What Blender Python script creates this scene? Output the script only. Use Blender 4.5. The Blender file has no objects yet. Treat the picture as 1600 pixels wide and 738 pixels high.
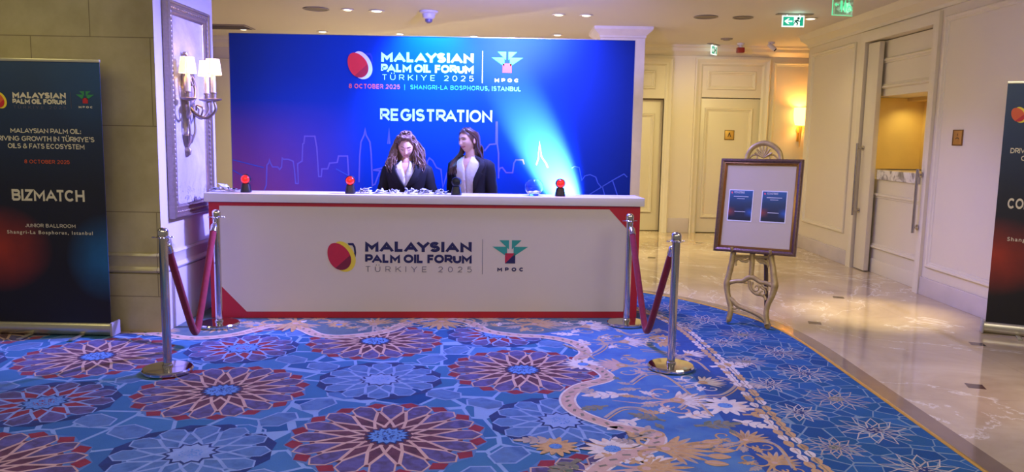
import bpy, bmesh, math, random
from mathutils import Vector, Matrix, noise
import numpy as np
PI = math.pi
random.seed(7)
sc = bpy.context.scene
COL = sc.collection

# ------------------------------------------------------------------ camera
CAM_F = 1240.0                       # focal length in pixels of the 1600 px wide frame
CAM_H = 1.58
PITCH = math.atan(155 / CAM_F)
ROLL = 0.0185
cd = bpy.data.cameras.new('camera')
cd.sensor_fit = 'HORIZONTAL'; cd.sensor_width = 36.0
cd.lens = CAM_F / 1600 * 36.0
cd.clip_start = 0.05
cam = bpy.data.objects.new('camera', cd); COL.objects.link(cam)
CAM_R = Matrix.Rotation(PI / 2 - PITCH, 4, 'X') @ Matrix.Rotation(ROLL, 4, 'Z')
cam.matrix_world = Matrix.Translation((0, 0, CAM_H)) @ CAM_R
sc.camera = cam

# ------------------------------------------------------------------ world, light, exposure
sc.view_settings.view_transform = 'Standard'
sc.view_settings.look = 'None'
sc.view_settings.exposure = 0.0
sc.view_settings.gamma = 1.0
sc.view_settings.use_curve_mapping = False
w = bpy.data.worlds.new('world'); sc.world = w; w.use_nodes = True
w.node_tree.nodes['Background'].inputs[0].default_value = (0.80, 0.72, 0.66, 1)
w.node_tree.nodes['Background'].inputs[1].default_value = 0.22

def spot(name, loc, target, power, color, angle, blend=1.0, radius=0.04):
    l = bpy.data.lights.new(name, 'SPOT'); l.energy = power; l.color = color
    l.spot_size = math.radians(angle); l.spot_blend = blend; l.shadow_soft_size = radius
    o = bpy.data.objects.new(name, l); COL.objects.link(o); o.location = loc
    d = Vector(target) - Vector(loc)
    o.rotation_euler = d.to_track_quat('-Z', 'Y').to_euler()
    return o
def area(name, loc, target, power, color, sx, sy):
    l = bpy.data.lights.new(name, 'AREA'); l.energy = power; l.color = color
    l.shape = 'RECTANGLE'; l.size = sx; l.size_y = sy
    o = bpy.data.objects.new(name, l); COL.objects.link(o); o.location = loc
    d = Vector(target) - Vector(loc)
    o.rotation_euler = d.to_track_quat('-Z', 'Y').to_euler()
    return o
def point(name, loc, power, color, radius=0.05):
    l = bpy.data.lights.new(name, 'POINT'); l.energy = power; l.color = color; l.shadow_soft_size = radius
    o = bpy.data.objects.new(name, l); COL.objects.link(o); o.location = loc
    return o
WARM = (1.0, 0.80, 0.50); AMBER = (1.0, 0.72, 0.34); BLUE = (0.0, 0.20, 1.0); VIOLET = (0.26, 0.25, 1.0)
# area fills added for ambience in front of the counter, no fixtures modelled
area('foyer_fill', (-0.6, 2.2, 3.1), (-0.4, 4.4, 0.0), 132, (1.0, 0.87, 0.58), 6.0, 2.6)
area('right_fill', (3.0, 4.4, 3.1), (3.4, 6.2, 0.4), 56, (1.0, 0.90, 0.76), 2.0, 2.0)  # added fill to lift the right-hand floor and wall
# corridor behind
spot('corridor_wall_fill', (2.9, 10.9, 3.05), (3.3, 13.5, 1.2), 300, (1.0, 0.80, 0.32), 88, 1.0, 0.3)  # added spot that brightens the back wall, stands for no fixture
area('lobby_fill', (-1.2, 11.4, 3.1), (-0.6, 12.0, 0.0), 330, (1.0, 0.88, 0.54), 5.0, 2.6)  # added area fill to brighten the lobby and its ceiling
spot('corridor_floor_fill', (2.3, 11.8, 3.05), (2.3, 11.8, 0), 250, (1.0, 0.80, 0.38), 80, 1.0, 0.1)  # added spot to brighten the far floor
spot('floor_pool_downlight', (3.50, 7.45, 3.12), (3.42, 7.35, 0), 620, (1.0, 0.80, 0.36), 34, 1.0)
spot('floor_pool_downlight_near', (3.75, 4.7, 3.12), (3.75, 4.7, 0), 160, (1.0, 0.76, 0.46), 46, 1.0)
spot('left_wall_downlight', (-4.3, 4.6, 3.12), (-3.7, 6.1, 0.7), 84, (1.0, 0.88, 0.36), 110, 1.0, 0.6)
# stage lights at the backdrop
spot('stage_uplight', (0.90, 7.66, 0.32), (0.18, 7.95, 1.66), 2500, BLUE, 35, 1.0, 0.03)
spot('stage_uplight_core', (0.90, 7.66, 0.32), (0.42, 7.95, 1.22), 11500, (0.80, 0.88, 1.0), 24, 1.0, 0.03)
spot('stage_toplight', (-0.80, 7.52, 3.10), (-0.82, 7.96, 2.2), 950, (0.0, 0.28, 1.0), 74, 1.0, 0.05)
area('stage_violet_wash', (0.25, 7.0, 3.08), (-0.5, 6.9, 0.6), 235, VIOLET, 1.6, 0.5)
spot('stage_violet_left', (0.5, 6.85, 2.95), (-2.72, 6.7, 0.9), 2300, VIOLET, 60, 1.0, 0.08)
spot('violet_fill_right', (1.45, 7.4, 2.95), (4.36, 7.9, 0.1), 230, VIOLET, 56, 1.0, 0.08)  # extra violet spot added to tint the right wall and skirting
spot('violet_fill_up', (0.0, 6.9, 2.60), (-0.2, 9.2, 3.15), 900, VIOLET, 95, 1.0, 0.08)  # extra spot added to put violet spill on the ceiling

# ------------------------------------------------------------------ pixel of the photograph -> point on a plane of the place
CAM_O = Vector((0, 0, CAM_H))
def pray(x, y):
    return CAM_R.to_3x3() @ Vector(((x - 800) / CAM_F, -(y - 369) / CAM_F, -1.0))
def FL(x, y, z=0.0):                      # on the floor (or a level z)
    d = pray(x, y); t = (z - CAM_H) / d.z
    return CAM_O + d * t
def AY(x, y, Y):
    d = pray(x, y); return CAM_O + d * (Y / d.y)
def AX(x, y, X):
    d = pray(x, y); return CAM_O + d * (X / d.x)
def LP(M, x, y, yl=0.0):                  # (x, z) in the local plane y = yl of a thing with matrix M
    Mi = M.inverted()
    o = Mi @ CAM_O; d = Mi.to_3x3() @ pray(x, y)
    t = (yl - o.y) / d.y
    p = o + d * t
    return (p.x, p.z)

# ------------------------------------------------------------------ materials
def lin(c):
    if isinstance(c, str):
        c = c.lstrip('#'); c = [int(c[i:i + 2], 16) / 255 for i in (0, 2, 4)]
        return tuple((v / 12.92 if v <= 0.04045 else ((v + 0.055) / 1.055) ** 2.4) for v in c)
    return tuple(c)
class NT:
    def __init__(s, name):
        s.m = bpy.data.materials.new(name); s.m.use_nodes = True
        s.t = s.m.node_tree; s.b = s.t.nodes['Principled BSDF']
    def n(s, typ, props=None, **inp):
        nd = s.t.nodes.new(typ)
        for k, v in (props or {}).items(): setattr(nd, k, v)
        for k, v in inp.items():
            key = int(k[1:]) if k[0] == '_' and k[1:].isdigit() else k.replace('_', ' ')
            s.set(nd.inputs[key], v)
        return nd
    def set(s, sock, v):
        if isinstance(v, bpy.types.NodeSocket): s.t.links.new(v, sock)
        elif hasattr(sock.default_value, '__len__') and isinstance(v, (tuple, list)) and len(v) == 3 and len(sock.default_value) == 4:
            sock.default_value = (*v, 1)
        else: sock.default_value = v
    def math(s, op, a, b=0.0, c=0.0, clamp=False):
        nd = s.n('ShaderNodeMath', {'operation': op, 'use_clamp': clamp}, _0=a, _1=b, _2=c); return nd.outputs[0]
    def mix(s, f, a, b, blend='MIX'):
        nd = s.t.nodes.new('ShaderNodeMix'); nd.data_type = 'RGBA'; nd.blend_type = blend
        s.set(nd.inputs[0], f); s.set(nd.inputs[6], a); s.set(nd.inputs[7], b); return nd.outputs[2]
    def coord(s, which='Object'): return s.n('ShaderNodeTexCoord').outputs[which]
    def noise(s, scale, detail=3, vec=None, rough=0.5, dist=0.0):
        nd = s.n('ShaderNodeTexNoise', Scale=scale, Detail=detail, Roughness=rough, Distortion=dist)
        s.t.links.new(vec if vec is not None else s.coord(), nd.inputs['Vector']); return nd.outputs['Fac']
    def ramp(s, fac, stops):
        nd = s.t.nodes.new('ShaderNodeValToRGB'); e = nd.color_ramp.elements
        while len(e) < len(stops): e.new(0.5)
        for el, (p, c) in zip(e, stops): el.position = p; el.color = (*c, 1)
        s.set(nd.inputs[0], fac); return nd.outputs[0]
    def bump(s, h, strength=0.2, dist=0.01):
        nd = s.n('ShaderNodeBump', Strength=strength, Distance=dist, Height=h)
        s.t.links.new(nd.outputs[0], s.b.inputs['Normal'])
    def fin(s, color=None, rough=None, metal=None, **kw):
        if color is not None: s.set(s.b.inputs['Base Color'], color)
        if rough is not None: s.set(s.b.inputs['Roughness'], rough)
        if metal is not None: s.set(s.b.inputs['Metallic'], metal)
        for k, v in kw.items(): s.set(s.b.inputs[k.replace('_', ' ')], v)
        return s.m
MATS = {}
def mat(name, color, rough=0.5, metal=0.0, var=0.08, scale=6.0, bump=0.0, bscale=60.0, **kw):
    if name in MATS: return MATS[name]
    s = NT(name); c = lin(color)
    f = s.noise(scale, 3)
    d = tuple(max(0, v * (1 - var)) for v in c); u = tuple(min(1, v * (1 + var)) for v in c)
    col = s.mix(f, d, u)
    if bump: s.bump(s.noise(bscale, 2), bump, 0.004)
    MATS[name] = s.fin(col, rough, metal, **kw)
    return MATS[name]
def emit(name, color, strength):
    if name in MATS: return MATS[name]
    s = NT(name); c = lin(color)
    f = s.noise(8.0, 2)
    e = s.mix(f, tuple(v * 0.96 for v in c), c)
    s.fin(c, 0.5); s.set(s.b.inputs['Emission Color'], e); s.b.inputs['Emission Strength'].default_value = strength
    MATS[name] = s.m; return s.m

# ------------------------------------------------------------------ mesh building
class MB:
    def __init__(s): s.bm = bmesh.new()
    def face(s, pts, mi=0):
        f = s.bm.faces.new([s.bm.verts.new(p) for p in pts]); f.material_index = mi; return f
    def box(s, x0, x1, y0, y1, z0, z1, mi=0, bev=0.0, M=None):
        r = bmesh.ops.create_cube(s.bm, size=1.0)
        vs = r['verts']
        for v in vs:
            v.co = Vector(((x0 + x1) / 2 + v.co.x * (x1 - x0), (y0 + y1) / 2 + v.co.y * (y1 - y0), (z0 + z1) / 2 + v.co.z * (z1 - z0)))
        fs = {f for v in vs for f in v.link_faces}
        for f in fs: f.material_index = mi
        if bev:
            es = list({e for v in vs for e in v.link_edges})
            rr = bmesh.ops.bevel(s.bm, geom=es, offset=bev, segments=2, affect='EDGES', profile=0.6)
            for f in rr['faces']: f.material_index = mi
            vs = list({v for f in rr['faces'] for v in f.verts} | {v for v in vs if v.is_valid})
        if M is not None:
            for v in vs: v.co = M @ v.co
        return s
    def rings(s, rings, mi=0, cap0=True, cap1=True, closed=True):
        vr = [[s.bm.verts.new(p) for p in r] for r in rings]
        n = len(vr[0])
        for a, b in zip(vr, vr[1:]):
            for i in range(n if closed else n - 1):
                j = (i + 1) % n
                try: s.bm.faces.new((a[i], a[j], b[j], b[i])).material_index = mi
                except ValueError: pass
        if cap0 and closed: s.bm.faces.new(list(reversed(vr[0]))).material_index = mi
        if cap1 and closed: s.bm.faces.new(vr[-1]).material_index = mi
        return vr
    def tube(s, pts, rad, seg=10, mi=0, flat=1.0, cap=True):
        pts = [Vector(p) for p in pts]
        if not hasattr(rad, '__len__'): rad = [rad] * len(pts)
        t0 = (pts[1] - pts[0]).normalized()
        up = Vector((0, 0, 1)) if abs(t0.z) < 0.9 else Vector((0, 1, 0))
        u = t0.cross(up).normalized(); rings = []
        for i, p in enumerate(pts):
            a = pts[max(i - 1, 0)]; b = pts[min(i + 1, len(pts) - 1)]
            t = (b - a)
            t = t.normalized() if t.length > 1e-9 else t0
            u = (u - t * u.dot(t))
            u = u.normalized() if u.length > 1e-6 else t.orthogonal().normalized()
            v = t.cross(u)
            rings.append([p + (u * math.cos(2 * PI * k / seg) + v * math.sin(2 * PI * k / seg) * flat) * rad[i] for k in range(seg)])
        s.rings(rings, mi, cap, cap); return s
    def lathe(s, prof, seg=32, c=(0, 0, 0), mi=0, M=None, cap=True, sx=1.0, sy=1.0):
        c = Vector(c); rings = []
        for r, z in prof:
            ring = [Vector((max(r, 1e-4) * sx * math.cos(2 * PI * k / seg), max(r, 1e-4) * sy * math.sin(2 * PI * k / seg), z)) for k in range(seg)]
            rings.append([(M @ p if M is not None else p) + c for p in ring])
        s.rings(rings, mi, cap, cap); return s
    def prism(s, poly, y0, y1, mi=0, M=None):          # polygon in (x, z), thickness along y
        a = [Vector((x, y0, z)) for x, z in poly]; b = [Vector((x, y1, z)) for x, z in poly]
        if M is not None: a = [M @ p for p in a]; b = [M @ p for p in b]
        va = [s.bm.verts.new(p) for p in a]; vb = [s.bm.verts.new(p) for p in b]; n = len(poly)
        s.bm.faces.new(va).material_index = mi; s.bm.faces.new(list(reversed(vb))).material_index = mi
        for i in range(n):
            j = (i + 1) % n
            s.bm.faces.new((va[j], va[i], vb[i], vb[j])).material_index = mi
        return s
    def frame(s, O, u, v, nrm, x0, x1, z0, z1, prof, mi=0):   # rectangular moulding: prof = [(inset, height)]
        O, u, v, nrm = map(Vector, (O, u, v, nrm)); rings = []
        for ins, h in prof:
            rings.append([O + u * a + v * b + nrm * h for a, b in ((x0 + ins, z0 + ins), (x1 - ins, z0 + ins), (x1 - ins, z1 - ins), (x0 + ins, z1 - ins))])
        s.rings(rings, mi, False, False); return s
    def strip(s, pts, prof, nrm_fn, mi=0):             # sweep an open profile
        s.rings([[nrm_fn(p, a, b) for a, b in prof] for p in pts], mi, False, False, closed=False); return s
    def ball(s, c, r, u=16, v=10, mi=0, sc3=(1, 1, 1), M=None):
        rr = bmesh.ops.create_uvsphere(s.bm, u_segments=u, v_segments=v, radius=r)
        for q in rr['verts']:
            p = Vector((q.co.x * sc3[0], q.co.y * sc3[1], q.co.z * sc3[2]))
            if M is not None: p = M @ p
            q.co = p + Vector(c)
        for f in {f for q in rr['verts'] for f in q.link_faces}: f.material_index = mi
        return s
    def mesh(s, name, mats, smooth=0.6, fix=True):
        me = bpy.data.meshes.new(name)
        if fix: bmesh.ops.recalc_face_normals(s.bm, faces=s.bm.faces[:])
        s.bm.to_mesh(me); s.bm.free()
        for m in (mats if isinstance(mats, (list, tuple)) else [mats]): me.materials.append(m)
        if smooth:
            me.polygons.foreach_set('use_smooth', [True] * len(me.polygons))
            me.set_sharp_from_angle(angle=smooth)
        return me
    def build(s, name, mats, parent=None, smooth=0.6, fix=True):
        return link(name, s.mesh(name, mats, smooth, fix), parent)
def link(name, me, parent=None):
    o = bpy.data.objects.new(name, me); COL.objects.link(o)
    if parent is not None: o.parent = parent
    return o
def tag(o, label, cat, group=None):
    o['label'] = label; o['category'] = cat
    if group: o['group'] = group
    return o
def thing(name, label, cat, loc=(0, 0, 0), rotz=0.0, group=None, M=None):
    o = bpy.data.objects.new(name, None); COL.objects.link(o); o.empty_display_size = 0.1
    o.matrix_world = M if M is not None else Matrix.Translation(loc) @ Matrix.Rotation(rotz, 4, 'Z')
    return tag(o, label, cat, group)
def struct(o): o['kind'] = 'structure'; return o
def dup(root, label=None, M=None, group=None):
    r = root.copy(); COL.objects.link(r)
    if M is not None: r.matrix_world = M
    if label: r['label'] = label
    if group: r['group'] = group
    for ch in list(root.children):
        c = ch.copy(); COL.objects.link(c); c.parent = r
        for g in list(ch.children):
            d = g.copy(); COL.objects.link(d); d.parent = c
    return r
def spline(pts, n=8, closed=False):
    P = [Vector((*p, 0)) if len(p) == 2 else Vector(p) for p in pts]; out = []
    m = len(P)
    for i in range(m if closed else m - 1):
        if closed: a, b, c, d = P[i - 1], P[i], P[(i + 1) % m], P[(i + 2) % m]
        else: a, b, c, d = P[max(i - 1, 0)], P[i], P[i + 1], P[min(i + 2, m - 1)]
        for k in range(n):
            t = k / n
            out.append(0.5 * ((2 * b) + (c - a) * t + (2 * a - 5 * b + 4 * c - d) * t * t + (3 * b - a - 3 * c + d) * t ** 3))
    if not closed: out.append(P[-1])
    return out
_H = {}
def text_mesh(name, s, x0, z0, w, cap, m, bold=0.0, spacing=1.0, y=0.0, parent=None, shear=0.0, align=None):
    """Lettering lying in the local plane y, its left foot at x0, z0, w wide, capitals cap high."""
    def mk(txt):
        c = bpy.data.curves.new('lettering', 'FONT'); c.body = txt; c.size = 1.0; c.offset = bold
        c.space_character = spacing; c.extrude = 0.002; c.resolution_u = 4; c.shear = shear
        o = bpy.data.objects.new('lettering', c); COL.objects.link(o)
        bpy.context.view_layer.update()
        me = bpy.data.meshes.new_from_object(o.evaluated_get(bpy.context.evaluated_depsgraph_get()))
        bpy.data.objects.remove(o); bpy.data.curves.remove(c); return me
    if bold not in _H:
        h = mk('H'); zs = [v.co.y for v in h.vertices]; _H[bold] = (min(zs), max(zs)); bpy.data.meshes.remove(h)
    me = mk(s); xs = [v.co.x for v in me.vertices]; b0, b1 = _H[bold]
    kx = w / (max(xs) - min(xs)); kz = cap / (b1 - b0); xm = min(xs)
    for v in me.vertices:
        v.co = Vector((x0 + (v.co.x - xm) * kx, y - 0.0006 - v.co.z * 0.25, z0 + (v.co.y - b0) * kz))
    me.materials.clear(); me.materials.append(m)
    return link(name, me, parent)
# ------------------------------------------------------------------ the room
CEIL = 3.15
def marble_mat():
    s = NT('polished cream marble'); co = s.coord()
    wv = s.n('ShaderNodeTexNoise', Scale=0.55, Detail=8, Roughness=0.62, Distortion=1.6); s.t.links.new(co, wv.inputs['Vector'])
    vein = s.ramp(wv.outputs['Fac'], [(0.0, (0, 0, 0)), (0.49, (0, 0, 0)), (0.5, (1, 1, 1)), (0.51, (0, 0, 0)), (1, (0, 0, 0))])
    cl = s.noise(1.1, 5, co, 0.6, 0.8)
    base = s.ramp(cl, [(0.3, lin('#ab9674')), (0.55, lin('#c4b08e')), (0.75, lin('#d8c7a6'))])
    col = s.mix(s.math('MULTIPLY', vein, 0.75), base, lin('#efe6d2'))
    # tile joints
    br = s.n('ShaderNodeTexBrick', {'offset': 0.0}, Scale=1.0, Mortar_Size=0.003, Brick_Width=1.2, Row_Height=1.2); s.t.links.new(co, br.inputs['Vector'])
    col = s.mix(s.math('MULTIPLY', br.outputs['Fac'], 0.35), col, lin('#8c7762'))
    m = s.fin(col, 0.07); s.b.inputs['Specular IOR Level'].default_value = 0.95
    return m
M_MARBLE = marble_mat()
M_INSET = mat('dark brown marble inset', '#4a3a30', 0.12, 0, 0.3, 12)
M_BAND = mat('brown marble border band', '#84705e', 0.10, 0, 0.16, 5, Specular_IOR_Level=0.7)
M_WALL = mat('cream painted wall', '#d6cab2', 0.42, 0, 0.03, 1.5)
M_CEIL = mat('ceiling paint', '#d6cfc4', 0.7, 0, 0.03, 0.8)
M_TRIMM = mat('cream painted moulding', '#d7ccb2', 0.38, 0, 0.03, 2.0)
M_BASEM = mat('cream marble skirting', '#c2b6b0', 0.22, 0, 0.14, 4)
M_BRASS = mat('polished brass', '#ecc060', 0.30, 0.7, 0.1, 20)
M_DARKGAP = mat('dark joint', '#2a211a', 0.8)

f = MB()
f.face([(-9, -2, 0), (9, -2, 0), (9, 16, 0), (-9, 16, 0)], 0)
# dark diamond insets at the tile corners
for (cx, cy) in [(3.373, 8.04), (2.682, 6.853), (3.743, 6.21), (3.079, 5.087), (1.882, 10.56), (2.661, 8.76), (3.30, 10.1), (3.78, 4.0), (2.9, 12.2), (1.6, 12.0)]:
    f.face([(cx + 0.075 * math.cos(a), cy + 0.075 * math.sin(a), 0.0006) for a in (0.5, 0.5 + PI / 2, 0.5 + PI, 0.5 + 1.5 * PI)], 1)
struct(f.build('floor', [M_MARBLE, M_INSET], smooth=0))

c = MB(); c.box(-9, 9, 0.2, 14.5, CEIL, CEIL + 0.2)
struct(c.build('ceiling', M_CEIL, smooth=0))

# stone pier at the left: front of stone blocks, side painted
def stone_mat():
    s = NT('olive stone blocks'); co = s.coord()
    br = s.n('ShaderNodeTexBrick', {'offset': 0.5}, Scale=1.0, Mortar_Size=0.004, Brick_Width=0.9, Row_Height=0.66, Mortar_Smooth=0.2)
    mp = s.n('ShaderNodeMapping'); s.t.links.new(co, mp.inputs[0])
    mp.inputs['Rotation'].default_value = (-PI / 2, 0, 0); mp.inputs['Location'].default_value = (0.5, -0.29, 0)
    s.t.links.new(mp.outputs[0], br.inputs['Vector'])
    base = s.ramp(s.noise(2.2, 6, co, 0.6), [(0.3, lin('#a89a66')), (0.5, lin('#b6a876')), (0.72, lin('#c6b886'))])
    col = s.mix(s.math('MULTIPLY', br.outputs['Fac'], 0.6), base, lin('#5a4c34'))
    return s.fin(col, 0.24)
M_STONE = stone_mat()
M_PIER = mat('pale painted pier side', '#d0cad2', 0.22, 0, 0.03, 2)
def offset_profile_corner(mb, prof, z0, mi):
    # moulding that runs along the front (y = 6.10) and the side (x = -2.72) of the pier
    pts = []
    for (d, z) in prof: pts.append([(-9, 6.10 - d, z0 + z), (-2.72 + d, 6.10 - d, z0 + z), (-2.72 + d, 7.28 + d, z0 + z), (-9, 7.28 + d, z0 + z)])
    mb.rings(pts, mi, False, False, closed=False)
p = MB()
p.box(-9, -2.72, 6.10, 7.28, 0, CEIL, 0)
for fc in p.bm.faces:
    n = fc.normal if fc.normal.length else Vector((0, 0, 0))
p.bm.normal_update()
for fc in p.bm.faces:
    if fc.normal.x > 0.9: fc.material_index = 1
struct(p.build('wall_left', [M_STONE, M_PIER], smooth=0))
def side_paint(mb):
    mb.bm.normal_update()
    for fc in mb.bm.faces:
        c_ = fc.calc_center_median()
        if c_.x > -2.75 and c_.y > 6.2: fc.material_index = 1
p = MB(); offset_profile_corner(p, [(0, 0.15), (0.012, 0.148), (0.022, 0.13), (0.012, 0.115), (0.012, 0.045), (0.02, 0.035), (0.03, 0.015), (0.022, 0.0), (0, -0.005)], 0.48, 0)
side_paint(p); struct(p.build('trim_1', [M_STONE, M_PIER]))
p = MB(); offset_profile_corner(p, [(0, 0.47), (0.014, 0.465), (0.014, 0.0)], 0.0, 0)
side_paint(p); struct(p.build('baseboard_left', [M_STONE, M_PIER]))

# back wall with two door openings
YB = 13.55
b = MB()
def slab_front(mb, x0, x1, z0, z1, y0, y1, mi=0): mb.box(x0, x1, y0, y1, z0, z1, mi)
slab_front(b, -9, 1.55, 0, CEIL, YB, YB + 0.3); slab_front(b, 2.56, 3.06, 0, CEIL, YB, YB + 0.3); slab_front(b, 4.24, 9, 0, CEIL, YB, YB + 0.3)
slab_front(b, 1.55, 2.56, 2.27, CEIL, YB, YB + 0.3); slab_front(b, 3.06, 4.24, 2.30, CEIL, YB, YB + 0.3)
slab_front(b, 1.5, 2.6, 0, 2.4, YB + 0.3, YB + 0.32); slab_front(b, 3.0, 4.3, 0, 2.4, YB + 0.3, YB + 0.32)
struct(b.build('wall_back', M_WALL, smooth=0))
W = dict(u=(1, 0, 0), v=(0, 0, 1), nrm=(0, -1, 0))
MOULD = [(0, 0), (0, 0.018), (0.012, 0.03), (0.03, 0.026), (0.042, 0.012), (0.055, 0.01), (0.062, 0)]
CASE = [(0, 0), (0, 0.05), (0.02, 0.06), (0.05, 0.045), (0.07, 0.03), (0.10, 0.028), (0.12, 0.012), (0.13, 0)]
t = MB()
for (x0, x1, z0, z1, pr) in [(3.02, 4.27, -0.3, 2.95, CASE), (3.23, 4.045, 2.43, 2.74, MOULD), (4.33, 5.7, 0.42, 2.90, MOULD),
                             (1.40, 2.65, -0.3, 2.94, CASE), (1.75, 2.36, 2.42, 2.73, MOULD),
                             (-3.6, -1.2, 0.45, 2.8, MOULD), (-6.4, -3.8, 0.45, 2.8, MOULD)]:
    t.frame((0, YB, 0), x0=x0, x1=x1, z0=z0, z1=z1, prof=pr, **W)
struct(t.build('trim_2', M_TRIMM))
t = MB()
t.strip([(-9, 0, 0), (9, 0, 0)], [(0, 2.98), (0.02, 2.985), (0.05, 3.02), (0.09, 3.05), (0.10, 3.10), (0.13, 3.12), (0.14, 3.15)], lambda p, a, z: Vector((p[0], YB - a, z)))
struct(t.build('trim_3', M_TRIMM))
t = MB()
for x0, x1 in ((-9, 1.40), (2.655, 3.015), (4.275, 9)):
    t.box(x0, x1, YB - 0.022, YB - 0.001, 0, 0.25, 0, 0.006)
struct(t.build('baseboard_back', M_BASEM))

def door(name, x0, x1, ztop, y, panels):
    d = MB(); d.box(x0, x1, y, y + 0.045, 0.012, ztop, 0, 0.003)
    for (a, b2, z0, z1) in panels: d.frame((0, y, 0), x0=a, x1=b2, z0=z0, z1=z1, prof=MOULD, **W)
    return struct(d.build(name, M_TRIMM))
d1 = door('door_1', 3.075, 4.225, 2.285, YB + 0.03, [(3.22, 4.03, 0.26, 2.13)])
for z in (2.05, 1.20, 0.36):
    h = MB(); h.tube([(3.07, YB + 0.015, z - 0.06), (3.07, YB + 0.015, z + 0.06)], 0.011, 10)
    h.build('hinge', mat('dark hinge metal', '#3b3026', 0.4, 0.8), d1)
door('door_2', 1.56, 2.54, 2.255, YB + 0.18, [(1.70, 2.40, 0.32, 2.02)])

# pillar behind the blue backdrop
p = MB()
PX0, PX1, PY0, PY1 = 1.20, 1.835, 11.5, 12.15
p.box(PX0, PX1, PY0, PY1, 0, 3.02, 0)
rg = []
for d, z in [(0, 3.0), (0.012, 3.005), (0.012, 3.03), (0.03, 3.05), (0.075, 3.09), (0.095, 3.11), (0.10, 3.15)]:
    rg.append([Vector(q) for q in ((PX0 - d, PY0 - d, z), (PX1 + d, PY0 - d, z), (PX1 + d, PY1 + d, z), (PX0 - d, PY1 + d, z))])
p.rings(rg, 0)
rg = [[Vector(q) for q in ((PX0 - d, PY0 - d, z), (PX1 + d, PY0 - d, z), (PX1 + d, PY1 + d, z), (PX0 - d, PY1 + d, z))] for d, z in ((0.02, 0), (0.02, 0.24), (0, 0.26))]
p.rings(rg, 0)
struct(p.build('trim_4', mat('pale veined stone pillar', '#cfc4c4', 0.35, 0, 0.12, 7)))

# right wall with the built-in service niche
XR = 4.36
def rbox(mb, y0, y1, z0, z1, x0=XR, x1=XR + 0.35, mi=0): mb.box(x0, x1, y0, y1, z0, z1, mi)
r = MB()
rbox(r, 10.06, 12.03, 0, CEIL); rbox(r, 6.72, 8.45, 0, CEIL); rbox(r, 8.45, 10.06, 2.82, CEIL)
rbox(r, 12.0, 12.03, 0, CEIL, XR + 0.3, 9); rbox(r, 6.72, 6.9, 0, CEIL, XR + 0.3, 9)
struct(r.build('wall_right', M_WALL, smooth=0))
RW = dict(u=(0, 1, 0), v=(0, 0, 1), nrm=(-1, 0, 0))
t = MB()
for (y0, y1, z0, z1) in [(10.36, 11.86, 0.40, 2.86), (6.80, 8.24, 0.30, 2.87)]:
    t.frame((XR, 0, 0), x0=y0, x1=y1, z0=z0, z1=z1, prof=MOULD, **RW)
# casing of the niche
t.frame((XR, 0, 0), x0=8.33, x1=10.18, z0=-0.4, z1=2.94, prof=[(0, 0), (0, 0.035), (0.03, 0.04), (0.06, 0.03), (0.12, 0.03), (0.12, 0)], **RW)
struct(t.build('trim_5', M_TRIMM))
t = MB()
crown = [(0, 2.96), (0.015, 2.965), (0.02, 3.0), (0.06, 3.04), (0.10, 3.07), (0.115, 3.12), (0.14, 3.15)]
t.rings([[Vector((9, 6.72 - a, z)) , Vector((XR - a, 6.72 - a, z)), Vector((XR - a, 12.03 + a, z)), Vector((9, 12.03 + a, z))] for a, z in crown], 0, False, False, closed=False)
struct(t.build('trim_6', M_TRIMM))
t = MB()
for y0, y1 in ((10.19, 12.04), (6.70, 8.325)):
    t.box(XR - 0.022, XR - 0.001, y0, y1, 0, 0.19, 0, 0.005)
struct(t.build('baseboard_right', M_BASEM))

# niche: lower panelled front, marble ledge, lit recess, upper panel
root = thing('service_counter', 'cream panelled service counter with grey veined marble ledge in the lit niche', 'counter', (4.5, 9.25, 0))
def ch(mb, name, m, **k):
    o = mb.build(name, m, root, **k); o.matrix_parent_inverse = Matrix.Translation((-4.5, -9.25, 0)); return o
q = MB(); q.box(4.47, 5.15, 8.455, 10.055, 0.0, 1.145)
q.frame((4.47, 0, 0), x0=8.55, x1=9.98, z0=0.30, z1=0.98, prof=MOULD, **RW)
q.box(4.455, 4.475, 8.457, 10.053, 0.0, 0.17, 0, 0.004)
ch(q, 'panelled_front', M_TRIMM)
s = NT('grey veined marble'); fz = s.noise(3.0, 8, None, 0.65, 2.5)
M_VEIN = s.fin(s.ramp(fz, [(0.30, lin('#5d5552')), (0.46, lin('#97908c')), (0.55, lin('#d9d3cd')), (0.8, lin('#e9e4de'))]), 0.15)
q = MB(); q.box(4.435, 5.15, 8.505, 9.72, 1.147, 1.265, 0, 0.012)
ch(q, 'marble_ledge', M_VEIN)
q = MB(); q.box(4.46, 4.9, 8.457, 10.053, 2.15, 2.81)
q.frame((4.46, 0, 0), x0=8.55, x1=9.98, z0=2.24, z1=2.60, prof=MOULD, **RW)
ch(q, 'upper_panel', M_TRIMM)
q = MB(); q.box(5.10, 5.14, 8.457, 10.053, 1.267, 2.15); q.box(4.9, 5.10, 8.457, 10.053, 2.11, 2.15)
q.box(4.50, 5.10, 10.03, 10.053, 1.267, 2.149); q.box(4.50, 5.10, 8.457, 8.48, 1.267, 2.149)
ch(q, 'niche_lining', mat('honey wood niche lining', '#e8c878', 0.5, 0, 0.12, 3))
for yy in (8.8, 9.3, 9.8):
    spot('niche_downlight', (4.82, yy, 2.09), (4.92, yy, 1.3), 7, (1.0, 0.80, 0.32), 150, 1.0, 0.03)
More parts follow.
